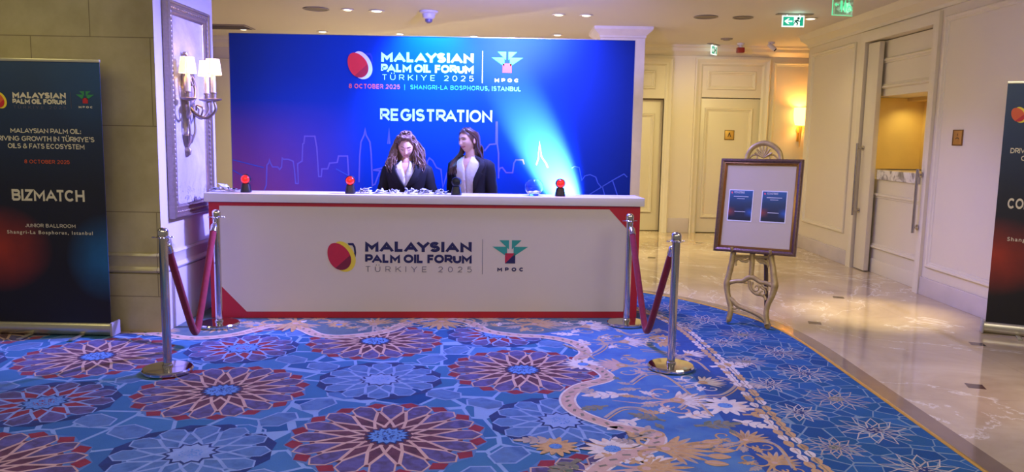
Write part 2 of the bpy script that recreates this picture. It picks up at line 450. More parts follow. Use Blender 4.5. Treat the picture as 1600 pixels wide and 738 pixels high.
# sliding leaf with its upright handle at the far jamb
root = thing('sliding_door_leaf', 'narrow cream sliding door leaf with upright steel handle at far side of lit niche', 'door', (4.395, 9.9, 0))
q = MB(); q.box(-0.03, 0.03, -0.17, 0.13, 0.01, 2.80, 0, 0.006); q.build('leaf', M_TRIMM, root)
q = MB(); q.box(-0.012, 0.02, 0.131, 0.157, 0.01, 2.80); q.build('gap_shade_strip', M_DARKGAP, root)  # dark strip standing in for the shade in the gap by the casing
M_STEEL = mat('brushed steel', '#b9b2ac', 0.25, 1.0, 0.06, 30)
def bar_handle(parent, x, y, z0, z1, off):
    h = MB(); h.tube([(x - off, y, z0), (x - off, y, z1)], 0.016, 14)
    for z in (z0 + 0.06, z1 - 0.06):
        h.tube([(x - off, y, z), (x, y, z)], 0.011, 10); h.lathe([(0.0, 0), (0.03, 0), (0.03, 0.012), (0, 0.012)], 16, (x - 0.012, y, z), 0, Matrix.Rotation(PI / 2, 4, 'Y'))
    return h.build('handle', M_STEEL, parent)
bar_handle(root, -0.03, 0.07, 0.68, 1.58, 0.08)
hn = thing('sliding_door_leaf', 'edge of a sliding door leaf with steel handle at near side of lit niche', 'door', (4.40, 8.478, 0))
h = MB(); h.box(-0.03, 0.03, -0.022, 0.022, 0.01, 2.80, 0, 0.004); h.build('leaf', M_TRIMM, hn)
bar_handle(hn, -0.075, -0.055, 0.64, 1.32, 0.05)

# ------------------------------------------------------------------ brass strip, brown band and carpet
def curve_off(off):
    # edge of the carpet: straight run at x = 2.305, then a sweep to the back left
    base = [(2.305, 1.2), (2.305, 2.5), (2.305, 4.0), (2.305, 5.2), (2.305, 5.95), (2.27, 6.45), (2.17, 6.90), (2.0, 7.25), (1.86, 7.5), (1.62, 7.82), (1.3, 8.1), (0.8, 8.36), (0.1, 8.52), (-1.2, 8.6), (-4, 8.6), (-8.9, 8.6)]
    P = spline(base, 5); out = []
    for i, q in enumerate(P):
        a = P[max(i - 1, 0)]; b2 = P[min(i + 1, len(P) - 1)]; d = (b2 - a).normalized()
        out.append(Vector((q.x + d.y * off, q.y - d.x * off, 0)))
    return out
E0 = curve_off(0.0)
def ribbon(mb, o0, o1, prof, mi=0):
    rr = []
    for k, z in prof:
        rr.append([Vector((q.x, q.y, z)) for q in curve_off(o0 + (o1 - o0) * k)])
    mb.rings(rr, mi, False, False, closed=False)
q = MB(); ribbon(q, 0.0, 0.030, [(0, 0.0), (0, 0.010), (0.25, 0.013), (0.75, 0.013), (1, 0.009), (1, 0.0)])
struct(q.build('trim_7', M_BRASS))
q = MB(); ribbon(q, 0.030, 0.165, [(0, 0.0), (0, 0.0014), (1, 0.0014), (1, 0.0)])
struct(q.build('trim_8', M_BAND))
def carpet_mat(name, stops, scale=9.0, fine=0.25):
    s = NT(name); co = s.coord()
    n1 = s.noise(scale, 3, co, 0.55)
    col = s.ramp(n1, [(0.30 + 0.4 * i / max(1, len(stops) - 1), lin(c)) for i, c in enumerate(stops)])
    n2 = s.noise(320.0, 1, co)
    col = s.mix(s.math('MULTIPLY', n2, fine), col, (0, 0, 0))
    s.bump(n2, 0.35, 0.003)
    m = s.fin(col, 0.95); s.b.inputs['Specular IOR Level'].default_value = 0.12
    s.b.inputs['Sheen Weight'].default_value = 0.12
    return m
def carpet_cells(name, cells, line, scale, width, rnd=0.75, fine=0.25):
    """woven geometric ground: angular cells with a thin outline between them"""
    s = NT(name); co = s.coord()
    v1 = s.n('ShaderNodeTexVoronoi', {'feature': 'DISTANCE_TO_EDGE'}, Scale=scale, Randomness=rnd); s.t.links.new(co, v1.inputs['Vector'])
    v2 = s.n('ShaderNodeTexVoronoi', {'feature': 'F1'}, Scale=scale, Randomness=rnd); s.t.links.new(co, v2.inputs['Vector'])
    sep = s.n('ShaderNodeSeparateColor'); s.t.links.new(v2.outputs['Color'], sep.inputs[0])
    col = s.ramp(sep.outputs[0], [(i / (len(cells) - 1), lin(c)) for i, c in enumerate(cells)])
    col = s.mix(s.math('MULTIPLY', s.noise(7.0, 3, co), 0.5), col, lin(cells[0]))
    e = s.math('LESS_THAN', v1.outputs['Distance'], width)
    col = s.mix(e, col, lin(line))
    n2 = s.noise(320.0, 1, co)
    col = s.mix(s.math('MULTIPLY', n2, fine), col, (0, 0, 0))
    s.bump(n2, 0.35, 0.003)
    m = s.fin(col, 0.95); s.b.inputs['Specular IOR Level'].default_value = 0.12
    return m
CM = [
    carpet_cells('carpet field', ['#34628e', '#4e80aa', '#3e7490', '#5a8cb4', '#264a7c'], '#8caaca', 3.9, 0.042, 0.65),   # 0
    carpet_mat('carpet tan line', ['#c39c86', '#d9b59b']),                       # 1
    carpet_mat('carpet purple petal', ['#43426c', '#615a8a', '#4e4260', '#6c659a'], 7.0),   # 2
    carpet_mat('carpet maroon', ['#4e2630', '#683a44', '#40202c'], 8.0),             # 3
    carpet_mat('carpet sky blue', ['#2c62a4', '#6a9ccc', '#386fae'], 60.0),        # 4
    carpet_mat('carpet navy', ['#142c5c', '#1f3a72']),                             # 5
    carpet_mat('carpet pale blue line', ['#7c98c0', '#93acce']),                   # 6
    carpet_mat('carpet red', ['#80202c', '#982c38']),                              # 7
    carpet_mat('carpet border blue', ['#38629a', '#4878aa', '#5684aa'], 5.0),      # 8
    carpet_mat('carpet cream', ['#cfc0b0', '#e6dac6', '#d8b893'], 11.0),           # 9
    carpet_mat('carpet gold', ['#a98352', '#d0a86c', '#c0925c'], 14.0),            # 10
    carpet_mat('carpet deep blue', ['#1c427e', '#265292', '#204884'], 4.0),        # 11
    carpet_cells('carpet outer field', ['#29507e', '#386a98', '#2f5e80', '#3d709e', '#284a76'], '#8298a0', 7.5, 0.026, 0.8),   # 12
    carpet_mat('carpet thin sand line', ['#b4aa98', '#ccbfa4']),                  # 13
    carpet_mat('carpet blue petal', ['#3a6090', '#567eaa', '#4e6e92'], 7.0),       # 14
    carpet_mat('carpet olive', ['#6a6a58', '#8c8468', '#50684e'], 14.0),           # 15
    carpet_mat('carpet grey tan', ['#a89684', '#bfae98'], 12.0),                  # 16
    carpet_mat('carpet border yellow-lit', ['#4c5f66', '#5c7274', '#46606e'], 6.0),       # 17
]
cm = MB()
ZL = [0.004 + 0.0004 * k for k in range(14)]; GZ = 0.0099           # GZ: top of the pile
PK = [0]
def pz(p, l): return Vector((p[0], p[1], ZL[l] + (PK[0] % 41) * 0.9e-5))       # every inlay a hair above the last one
def fill(pts, l, mi):
    PK[0] += 1
    try: f = cm.bm.faces.new([cm.bm.verts.new(pz(p, l)) for p in pts]); f.material_index = mi
    except ValueError: return
    f.normal_update()
    if f.normal.z < 0: f.normal_flip()
def stroke(pts, wd, l, mi, closed=False):
    PK[0] += 1
    pts = [Vector((p[0], p[1])) for p in pts]; n = len(pts); L = []; Rr = []
    ws = wd if hasattr(wd, '__len__') else [wd] * n
    for i, p in enumerate(pts):
        if closed: a, b = pts[i - 1], pts[(i + 1) % n]
        else: a, b = pts[max(i - 1, 0)], pts[min(i + 1, n - 1)]
        d1 = (p - a); d2 = (b - p)
        d1 = d1.normalized() if d1.length > 1e-7 else d2.normalized()
        d2 = d2.normalized() if d2.length > 1e-7 else d1
        t = (d1 + d2)
        t = t.normalized() if t.length > 1e-4 else d1
        k = 1.0 / max(0.5, math.sqrt(max(0.01, (1 + d1.dot(d2)) / 2)))
        nn = Vector((-t.y, t.x)) * ws[i] / 2 * k
        L.append(p + nn); Rr.append(p - nn)
    vl = [cm.bm.verts.new(pz(p, l)) for p in L]; vr = [cm.bm.verts.new(pz(p, l)) for p in Rr]
    for i in range(n if closed else n - 1):
        j = (i + 1) % n
        try: f = cm.bm.faces.new((vr[i], vr[j], vl[j], vl[i])); f.material_index = mi
        except ValueError: continue
def pol(c, r, a): return Vector((c[0] + r * math.cos(a), c[1] + r * math.sin(a)))
def inset(pts, k):
    c = sum((Vector(p[:2]) for p in pts), Vector((0, 0))) / len(pts)
    return [c + (Vector(p[:2]) - c) * k for p in pts]
def inset_d(pts, d):
    n = len(pts); P = [Vector(p[:2]) for p in pts]; out = []
    ar = sum(P[i].x * P[(i + 1) % n].y - P[(i + 1) % n].x * P[i].y for i in range(n)); sg = 1 if ar > 0 else -1
    for i in range(n):
        a = (P[i] - P[i - 1]).normalized(); b = (P[(i + 1) % n] - P[i]).normalized()
        na = Vector((-a.y, a.x)) * sg; nb = Vector((-b.y, b.x)) * sg; m = (na + nb)
        m = m / max(0.35, m.dot(m) / 2) / 1.0 if m.length > 1e-4 else na
        out.append(P[i] + m * d)
    return out
def rosette(c, R, n, rot, line, petal, inner, centre, dart, l0=1, core=None, lw=0.017):
    k = R / 0.5; w2 = PI / n; kc = k if n > 12 else k * 1.45
    fill([pol(c, (0.53 if i % 2 == 0 else 0.50) * k, rot + i * w2 + w2) for i in range(2 * n)], l0, 5 if dart != 7 else 0 if False else 14)
    for i in range(n):
        a = rot + 2 * w2 * i
        if dart is not None:
            v = a + w2
            fill([pol(c, 0.43 * k, v), pol(c, 0.487 * k, v - w2 * 0.62), pol(c, 0.525 * k, v), pol(c, 0.487 * k, v + w2 * 0.62)], l0 + 1, dart)
    fill([pol(c, 0.40 * k, rot + i * w2) for i in range(2 * n)], l0 + 1, inner)
    for i in range(n):
        a = rot + 2 * w2 * i
        hexa = [(0.225, 0), (0.375, -0.90), (0.455, -0.72), (0.502, 0), (0.455, 0.72), (0.375, 0.90)]
        P = [pol(c, r * k, a + d * w2) for r, d in hexa]
        fill(P, l0 + 2, line)
        fill(inset_d(P, lw * 0.55), l0 + 3, petal)
        for sg in (-1, 1):
            stroke([pol(c, 0.375 * k, a + sg * 0.92 * w2), pol(c, 0.225 * k, a), pol(c, 0.125 * k, a - sg * 1.25 * w2)], lw, l0 + 2, line)
    fill([pol(c, (0.125 if i % 2 == 0 else 0.098) * kc, rot + i * PI / n) for i in range(2 * n)], l0 + 4, 5)
    fill([pol(c, (0.108 if i % 2 == 0 else 0.084) * kc, rot + i * PI / n) for i in range(2 * n)], l0 + 5, centre)
    if core is not None:
        rr = random.Random(int(c[0] * 100) + 5)
        for q in range(46):
            r, a = 0.075 * k * math.sqrt(rr.random()), rr.random() * 2 * PI; p = pol(c, r, a); z = 0.007 * k
            fill([pol(p, z, 0.5 + j * PI / 2 + a) for j in range(4)], l0 + 6, core)
def cell(c, a, la, lb, line, mi, l0=1, lw=0.018):
    u = Vector((math.cos(a), math.sin(a))); v = Vector((-u.y, u.x)); c = Vector(c[:2])
    P = [c + u * la, c + u * la * 0.55 + v * lb, c - u * la * 0.55 + v * lb, c - u * la, c - u * la * 0.55 - v * lb, c + u * la * 0.55 - v * lb]
    fill(P, l0, line); fill(inset_d(P, lw * 0.6), l0 + 1, mi)

# ground of the field
def edge_fill(x0):
    pass
EP = [(q.x, q.y) for q in E0]
fill([(-8.9, 1.2)] + EP, 0, 0)
A0 = Vector((-0.634, 4.013)); U = Vector((0.725, 1.24)); V = Vector((-1.125, 0.69))
for i in range(-4, 5):
    for j in range(-4, 7):
        a = A0 + U * i + V * j
        for c, big in ((a, True), (a + (U + V) / 2, False)):
            if not (-6.2 < c.x < 1.3 and 2.4 < c.y < 7.0): continue
            if big:
                rosette(c, 0.50, 16, 0.09, 1, 2, 3, 4, 7, core=5)
            else:
                red = (j >= 1) or (c.y > 5.9)
                rosette(c, 0.385, 12, 0.13, 6, 14 if not red else 2, 14 if not red else 7, 4 if red else 6, 5, core=7 if red else 4, lw=0.016)
        for m, d in ((a + U / 2, U), (a + V / 2, V)):
            if not (-6.2 < m.x < 1.4 and 2.4 < m.y < 7.0): continue
            an = math.atan2(d.y, d.x)
            for sg in (-1, 1):
                perp = Vector((-d.y, d.x)).normalized() * 0.15 * sg
                cell(m + perp, an + PI / 2, 0.135, 0.085, 6, 14)
            for sg in (-1, 1):
                p2 = m + d.normalized() * 0.0 + Vector((-d.y, d.x)).normalized() * 0.34 * sg
                cell(p2, an, 0.12, 0.05, 6, 0 if sg > 0 else 8)

# garden border: blue ground inside a scalloped tan band
SC = [(-3.1, 6.09), (-2.80, 6.05), (-2.433, 5.921), (-2.15, 6.05), (-1.95, 6.36), (-1.708, 6.30), (-1.50, 6.08), (-1.28, 6.06), (-1.0, 6.25), (-0.85, 6.58), (-0.60, 6.72), (-0.36, 6.62), (-0.2, 6.33), (0.03, 6.20), (0.30, 6.15), (0.50, 5.98), (0.56, 5.72), (0.50, 5.50), (0.62, 5.27), (0.64, 5.08), (0.45, 4.90), (0.355, 4.66), (0.40, 4.42), (0.58, 4.22), (0.78, 4.11), (0.74, 3.92), (0.52, 3.75), (0.38, 3.50), (0.42, 3.2), (0.62, 3.0), (0.76, 2.9), (0.7, 2.6), (0.45, 2.3), (0.5, 1.3)]
SCp = [(q.x, q.y) for q in spline(SC, 6)]
BL = 7
fill(SCp + [(1.40, 1.3), (1.40, 7.2), (0.9, 8.3), (-4.0, 8.55), (-4.0, 6.2)], BL, 8)
fill([p for p in SCp if p[0] < 0.12 and p[1] > 5.8] + [(0.62, 6.5), (0.95, 6.62), (0.95, 7.6), (-4.0, 8.3)], BL + 1, 17)  # strip recoloured teal grey: yellow light on the border put into its colour
stroke(SCp, 0.105, BL + 1, 9)
stroke(SCp, 0.078, BL + 2, 1)
acc = 0
for a, b in zip(SCp, SCp[1:]):                       # dark dashes on the band
    acc += (Vector(b) - Vector(a)).length
    if acc > 0.062:
        acc = 0; d = (Vector(b) - Vector(a)).normalized(); m = Vector(a)
        stroke([m - d * 0.018 + Vector((-d.y, d.x)) * 0.012, m + d * 0.018 - Vector((-d.y, d.x)) * 0.012], 0.018, BL + 3, 15)
# deep blue run inside the rope
RP = [(q.x, q.y) for q in spline([(1.53, 1.3), (1.53, 3.2), (1.505, 3.9), (1.50, 4.4), (1.515, 5.0), (1.515, 5.4), (1.49, 5.9), (1.46, 6.4), (1.38, 6.8), (1.22, 7.2), (0.95, 7.55), (0.4, 7.9), (-1, 8.1), (-4, 8.15)], 6)]
stroke([(x - 0.13, y - 0.02) for x, y in RP], 0.30, BL + 1, 11)
# outer field of fine lines
fill(RP + list(reversed(EP)), BL + 2, 12)
rr = random.Random(3)
def line_star(c, R, n, line, lw, hub, l0):
    for i in range(n):
        a = 2 * PI * i / n + 0.2
        stroke([pol(c, R * 0.30, a), pol(c, R * 0.62, a - PI / n * 0.9), pol(c, R, a), pol(c, R * 0.62, a + PI / n * 0.9)], lw, l0, line, True)
        stroke([pol(c, R * 0.62, a - PI / n * 0.9), pol(c, R * 0.2, a + PI / n * 1.4)], lw, l0, line)
    fill([pol(c, R * (0.26 if i % 2 else 0.18), i * PI / n) for i in range(2 * n)], l0 + 1, hub)
    for q in range(14):
        p = pol(c, R * 0.2 * math.sqrt(rr.random()), rr.random() * 6.28)
        fill([pol(p, R * 0.04, j * PI / 2 + q) for j in range(4)], l0 + 2, line)
k = 0
for yy in np.arange(2.1, 7.6, 0.53):
    for xx, off in ((2.02, 0.0), (1.70, 0.27)):
        y = yy + off; x = xx - max(0, y - 6.0) * 0.35
        line_star((x, y), 0.20 if xx > 1.9 else 0.15, 12, 16 if k % 3 == 1 else 13, 0.0075, 5 if k % 3 != 1 else 15, BL + 3); k += 1
# rope of gold leaves
acc = 0; side = 1
for a, b in zip(RP, RP[1:]):
    A, B = Vector(a), Vector(b); d = (B - A); ln = d.length; d = d.normalized(); nrm = Vector((-d.y, d.x)); t = 0
    while t < ln:
        m = A + d * t; side = -side
        o = m + nrm * 0.025 * side
        P = [o - d * 0.045, o + nrm * 0.032 * side + d * 0.005, o + d * 0.05 + nrm * 0.012 * side, o + d * 0.02 - nrm * 0.022 * side]
        fill([(p.x, p.y) for p in spline([(p.x, p.y) for p in P], 3, True)], BL + 3 + (side > 0), 9 if (rr.random() < 0.45) else 10)
        stroke([(o - d * 0.03).to_tuple(), (o + d * 0.035).to_tuple()], 0.006, BL + 5, 16 if side > 0 else 15)
        t += 0.052

# garden motifs
def F(px, py): p = FL(px, py); return (p.x, p.y)
def leaf(c, a, ln, wd, mi, l, vein=None):
    u = Vector((math.cos(a), math.sin(a))); v = Vector((-u.y, u.x)); c = Vector(c)
    P = [c, c + u * ln * 0.35 + v * wd, c + u * ln * 0.75 + v * wd * 0.75, c + u * ln, c + u * ln * 0.75 - v * wd * 0.75, c + u * ln * 0.35 - v * wd]
    fill([(p.x, p.y) for p in spline([(p.x, p.y) for p in P], 3, True)], l, mi)
    if vein is not None: stroke([(c + u * ln * 0.1).to_tuple(), (c + u * ln * 0.85).to_tuple()], wd * 0.3, l + 1, vein)
def lobed(c, a, ln, mi, l):                      # oak-like leaf
    u = Vector((math.cos(a), math.sin(a))); c = Vector(c)
    stroke([c.to_tuple(), (c + u * ln).to_tuple()], [ln * 0.14, ln * 0.06], l, mi)
    for t, s2 in ((0.3, 0.34), (0.55, 0.36), (0.8, 0.26)):
        for sg in (-1, 1): leaf(c + u * ln * t * 0.9, a + sg * 0.85, ln * s2, ln * 0.085, mi, l)
    leaf(c + u * ln * 0.8, a, ln * 0.36, ln * 0.09, mi, l)
def daisy(c, R, n, mi, hub, l):
    for i in range(n): leaf(pol(c, R * 0.22, 2 * PI * i / n), 2 * PI * i / n, R * (0.8 if i % 2 else 0.65), R * 0.13, mi, l)
    fill([pol(c, R * 0.26, i * PI / 7) for i in range(14)], l + 1, hub)
def spiral(c, a, R, turns, wd, mi, l, hand=1):
    pts = []
    for i in range(26):
        t = i / 25; pts.append(pol(c, R * (1 - 0.86 * t), a + hand * turns * 2 * PI * t))
    stroke(pts, [wd * (1.0 - 0.5 * i / 25) for i in range(26)], l, mi)
def palmette(c, a, s, fan, scroll, l):
    for i in range(9):
        t = (i - 4) / 4
        leaf(pol(c, 0.06 * s, a + t * 1.1), a + t * 1.15, s * (0.42 - 0.10 * abs(t)), s * 0.036, fan if i % 2 == 0 else 16, l)
        leaf(pol(c, 0.09 * s, a + t * 1.1), a + t * 1.15, s * (0.30 - 0.08 * abs(t)), s * 0.022, fan, l + 1)
    fill([pol(c, 0.09 * s, i * PI / 6) for i in range(12)], l + 2, 10)
    fill([pol(c, 0.045 * s, i * PI / 6) for i in range(12)], l + 3, 1)
    for sg in (-1, 1):
        b = a + PI
        spiral(pol(c, 0.24 * s, b + sg * 0.95), a + sg * 0.2, 0.20 * s, 0.85, 0.05 * s, scroll, l + 1, sg)
        spiral(pol(c, 0.34 * s, a + sg * 1.75), b, 0.15 * s, 0.8, 0.038 * s, scroll, l + 1, -sg)
        for q in range(2):
            lobed(pol(c, 0.24 * s, b + sg * (0.35 + 0.45 * q)), b + sg * (0.3 + 0.6 * q), 0.26 * s, fan if q % 2 else 16, l)
    stroke([pol(c, 0.05 * s, a + PI), pol(c, 0.5 * s, a + PI + 0.12), pol(c, 0.8 * s, a + PI - 0.1)], [0.05 * s, 0.03 * s, 0.012 * s], l, scroll)
L0 = BL + 2
for (px, py, a, s, fan, sc2) in [(1040, 704, -0.1, 0.55, 10, 10), (1058, 628, 0.15, 0.50, 9, 1), (972, 573, 3.0, 0.48, 1, 16), (975, 536, 0.1, 0.46, 9, 16), (1098, 600, 0.4, 0.36, 9, 9), (1075, 556, 0.5, 0.34, 9, 16),
                             (690, 504, -1.57, 0.62, 10, 10), (462, 507, -1.4, 0.62, 10, 10), (585, 508, 1.57, 0.50, 10, 16), (345, 511, -1.57, 0.5, 10, 16), (835, 508, 0.3, 0.55, 10, 10), (915, 512, 0.2, 0.5, 9, 16), (1165, 690, 0.9, 0.34, 10, 10), (1210, 726, 0.9, 0.34, 10, 10),
                             (760, 503, 1.2, 0.4, 10, 16), (1030, 537, -0.5, 0.36, 10, 9), (250, 519, 0.0, 0.34, 10, 16), (1010, 735, 0.1, 0.5, 10, 1)]:
    palmette(F(px, py), a, s, fan, sc2, L0)
for (px, py, R, mi) in [(957, 704, 0.17, 9), (1133, 636, 0.17, 9), (911, 571, 0.15, 9), (1035, 530, 0.12, 10), (921, 507, 0.12, 9), (868, 700, 0.13, 10), (640, 503, 0.11, 10), (530, 509, 0.11, 10), (400, 510, 0.1, 10)]:
    daisy(F(px, py), R, 14, mi, 4, L0)
for (px, py, a, ln, mi) in [(982, 618, 3.3, 0.26, 9), (998, 656, 3.9, 0.24, 9), (1060, 655, 0.4, 0.24, 9), (917, 545, 1.7, 0.22, 9), (1145, 658, -0.6, 0.2, 9), (940, 622, 2.2, 0.2, 16), (950, 636, 3.6, 0.18, 15), (1040, 660, 2.6, 0.2, 15),
                             (1000, 690, 1.2, 0.2, 16), (1085, 668, 0.2, 0.25, 15), (905, 525, 3.0, 0.2, 9), (880, 508, 2.8, 0.2, 16), (870, 690, 3.2, 0.2, 16), (905, 720, -2.2, 0.24, 15), (925, 735, -1.0, 0.24, 10), (975, 725, 0.2, 0.24, 9), (1110, 575, 0.3, 0.3, 9), (1140, 600, -0.4, 0.22, 16),
                             (1120, 640, 0.0, 0.2, 9), (1160, 650, 0.0, 0.2, 10), (720, 512, 0.2, 0.2, 16), (655, 511, 3.0, 0.2, 16), (500, 505, 0.1, 0.22, 16), (425, 508, 3.1, 0.22, 16), (560, 505, 0.0, 0.2, 15), (615, 506, 0.3, 0.2, 15), (800, 503, 0.2, 0.24, 10), (870, 500, 0.1, 0.2, 15)]:
    lobed(F(px, py), a, ln, mi, L0)
for (px, py, a) in [(1095, 694, 0.1), (1112, 706, 0.0), (1105, 715, -0.1), (1100, 725, -0.2), (1080, 700, 0.1)]:    # tulips
    leaf(F(px, py), a, 0.12, 0.035, 10, L0 + 1, 1)
# curling stems over the blue ground
for pts in [[(905, 560), (930, 552), (945, 540), (935, 530), (950, 524)], [(985, 600), (1010, 585), (1040, 590), (1080, 620), (1110, 650)], [(1120, 590), (1150, 600), (1130, 618), (1090, 622), (1060, 640)],
            [(1000, 548), (1040, 552), (1085, 565), (1105, 580)], [(945, 655), (970, 640), (1000, 640), (1020, 650)], [(960, 515), (990, 525), (1030, 518), (1046, 522)], [(1130, 700), (1180, 690), (1215, 700), (1240, 735)], [(880, 540), (905, 548), (925, 560)]]:
    stroke([(q.x, q.y) for q in spline([F(*p) for p in pts], 6)], 0.022, L0 + 1, 16)
    stroke([(q.x, q.y) for q in spline([F(p[0] + 4, p[1] + 3) for p in pts], 6)], 0.010, L0 + 1, 10)
for q in range(70):                                  # small sprigs
    x, y = rr.uniform(0.45, 1.28), rr.uniform(3.0, 6.5)
    if rr.random() < 0.35: x, y = rr.uniform(-2.6, 0.9), rr.uniform(6.42, 7.0)
    if y < 6.2 and x < 0.70: continue
    lobed((x, y), rr.uniform(0, 6.28), rr.uniform(0.07, 0.15), rr.choice([9, 16, 15, 10, 14]), L0)
# cut the carpet out round the pier
def cut(co, no):
    bm = cm.bm; bmesh.ops.bisect_plane(bm, geom=bm.verts[:] + bm.edges[:] + bm.faces[:], plane_co=co, plane_no=no, dist=1e-6)
cut((-2.70, 0, 0), (1, 0, 0)); cut((0, 6.085, 0), (0, 1, 0))
bmesh.ops.delete(cm.bm, geom=[f for f in cm.bm.faces if f.calc_center_median().x < -2.70 and f.calc_center_median().y > 6.085], context='FACES')
carpet = cm.build('carpet', CM, smooth=0, fix=False)
tag(carpet, 'blue patterned fitted carpet with purple star rosettes and a scalloped gold floral border', 'carpet')
# ------------------------------------------------------------------ shared print colours
M_WHITE = mat('white board', '#dccfb4', 0.45, 0, 0.02, 3)
M_RED = mat('red print', '#c01f2c', 0.5, 0, 0.04, 4)
M_NAVY = mat('navy print', '#1c1a4a', 0.5, 0, 0.05, 8)
M_WPR = mat('white print', '#f2f0ee', 0.5, 0, 0.02, 8)
M_TEAL = mat('teal print', '#2f9c84', 0.5, 0, 0.05, 8)
M_TEALB = mat('bright teal print', '#12b496', 0.5, 0, 0.05, 8)
M_YEL = mat('yellow print', '#ecd23a', 0.5, 0, 0.05, 8)
M_CRIM = mat('crimson print', '#c3203c', 0.5, 0, 0.12, 14)
M_CRIM2 = mat('dark crimson print', '#7c1730', 0.5, 0, 0.1, 14)
M_PINK = mat('coral print', '#ee2c3c', 0.5, 0, 0.06, 14)
M_ORNG = mat('orange print', '#d8582c', 0.5, 0, 0.05, 8)
M_CORAL = mat('coral lettering print', '#ff6a70', 0.5, 0, 0.05, 8)
M_SKYL = mat('light blue lettering print', '#58b4dc', 0.5, 0, 0.05, 8)
M_GREY = mat('grey print', '#5c5862', 0.5, 0, 0.05, 8)
M_GRN = mat('green print', '#2c8c50', 0.5, 0, 0.05, 8)
M_SAND = mat('pale sand print', '#d9cfae', 0.5, 0, 0.04, 8)

def ell(cx, cz, a, b, rot, n=40, egg=0.0):
    out = []
    for i in range(n):
        t = 2 * PI * i / n; x = a * math.cos(t) * (1 + egg * math.sin(t)); z = b * math.sin(t)
        out.append((cx + x * math.cos(rot) - z * math.sin(rot), cz + x * math.sin(rot) + z * math.cos(rot)))
    return out
def plate(mb, poly, y, mi, th=0.0012):
    mb.prism(poly, y - th, y + 0.0004, mi)
def fruit_logo(parent, cx, cz, s, mats, y=0.0, hook=True):
    """Oval fruit mark: red oval over a yellow one, a dark hook at the right. s = overall height."""
    mb = MB()
    if hook: plate(mb, [(cx + s * a, cz + s * b) for a, b in [(0.22, 0.42), (0.40, 0.42), (0.47, 0.30), (0.49, 0.10), (0.46, -0.08), (0.41, -0.20), (0.37, -0.16), (0.41, -0.02), (0.43, 0.12), (0.41, 0.27), (0.37, 0.34), (0.25, 0.35)]], y - 0.0002, 3)
    plate(mb, ell(cx + 0.08 * s, cz - 0.02 * s, 0.36 * s, 0.51 * s, 0.32, egg=-0.12), y - 0.001, 2)
    plate(mb, ell(cx - 0.06 * s, cz - 0.015 * s, 0.34 * s, 0.47 * s, 0.52, egg=-0.10), y - 0.0022, 0)
    e = [p for p in ell(cx - 0.06 * s, cz - 0.015 * s, 0.34 * s, 0.47 * s, 0.52, egg=-0.10)]
    low = sorted(range(len(e)), key=lambda i: e[i][1] - 0.9 * e[i][0])[:15]; low.sort()
    k0 = max(range(len(low)), key=lambda i: (low[i] - low[i - 1]) % len(e)); low = low[k0:] + low[:k0]
    plate(mb, [e[i] for i in low], y - 0.0034, 1)
    return mb.build('fruit_emblem', mats, parent, smooth=0)
def leaf_logo(parent, cx, cz, s, mats, y=0.0):
    """Four leaf triangles fanning above a split square; cx, cz = middle of the square's top, s = square side."""
    mb = MB(); q = s
    for tri in [[(-1.75, 0.55), (-0.32, 0.55), (-0.32, -0.42)], [(1.75, 0.55), (0.32, 0.55), (0.32, -0.42)],
                [(-1.08, 1.18), (-0.14, 1.18), (-0.14, 0.28)], [(1.08, 1.18), (0.14, 1.18), (0.14, 0.28)]]:
        plate(mb, [(cx + a * q, cz + b * q) for a, b in tri], y, 0)
    plate(mb, [(cx - q / 2, cz - 0.1 * q), (cx + q / 2, cz - 0.1 * q), (cx - q / 2, cz - 1.1 * q)], y, 1)
    plate(mb, [(cx + q / 2, cz - 0.1 * q), (cx + q / 2, cz - 1.1 * q), (cx - q / 2, cz - 1.1 * q)], y, 2)
    return mb.build('leaf_emblem', mats, parent, smooth=0)
def arc(cx, cz, rx, rz, a0, a1, n=10):
    return [(cx + rx * math.cos(math.radians(a0 + (a1 - a0) * i / n)), cz + rz * math.sin(math.radians(a0 + (a1 - a0) * i / n))) for i in range(n + 1)]
O_ = arc(.5, .5, .5, .5, 90, 450, 28)
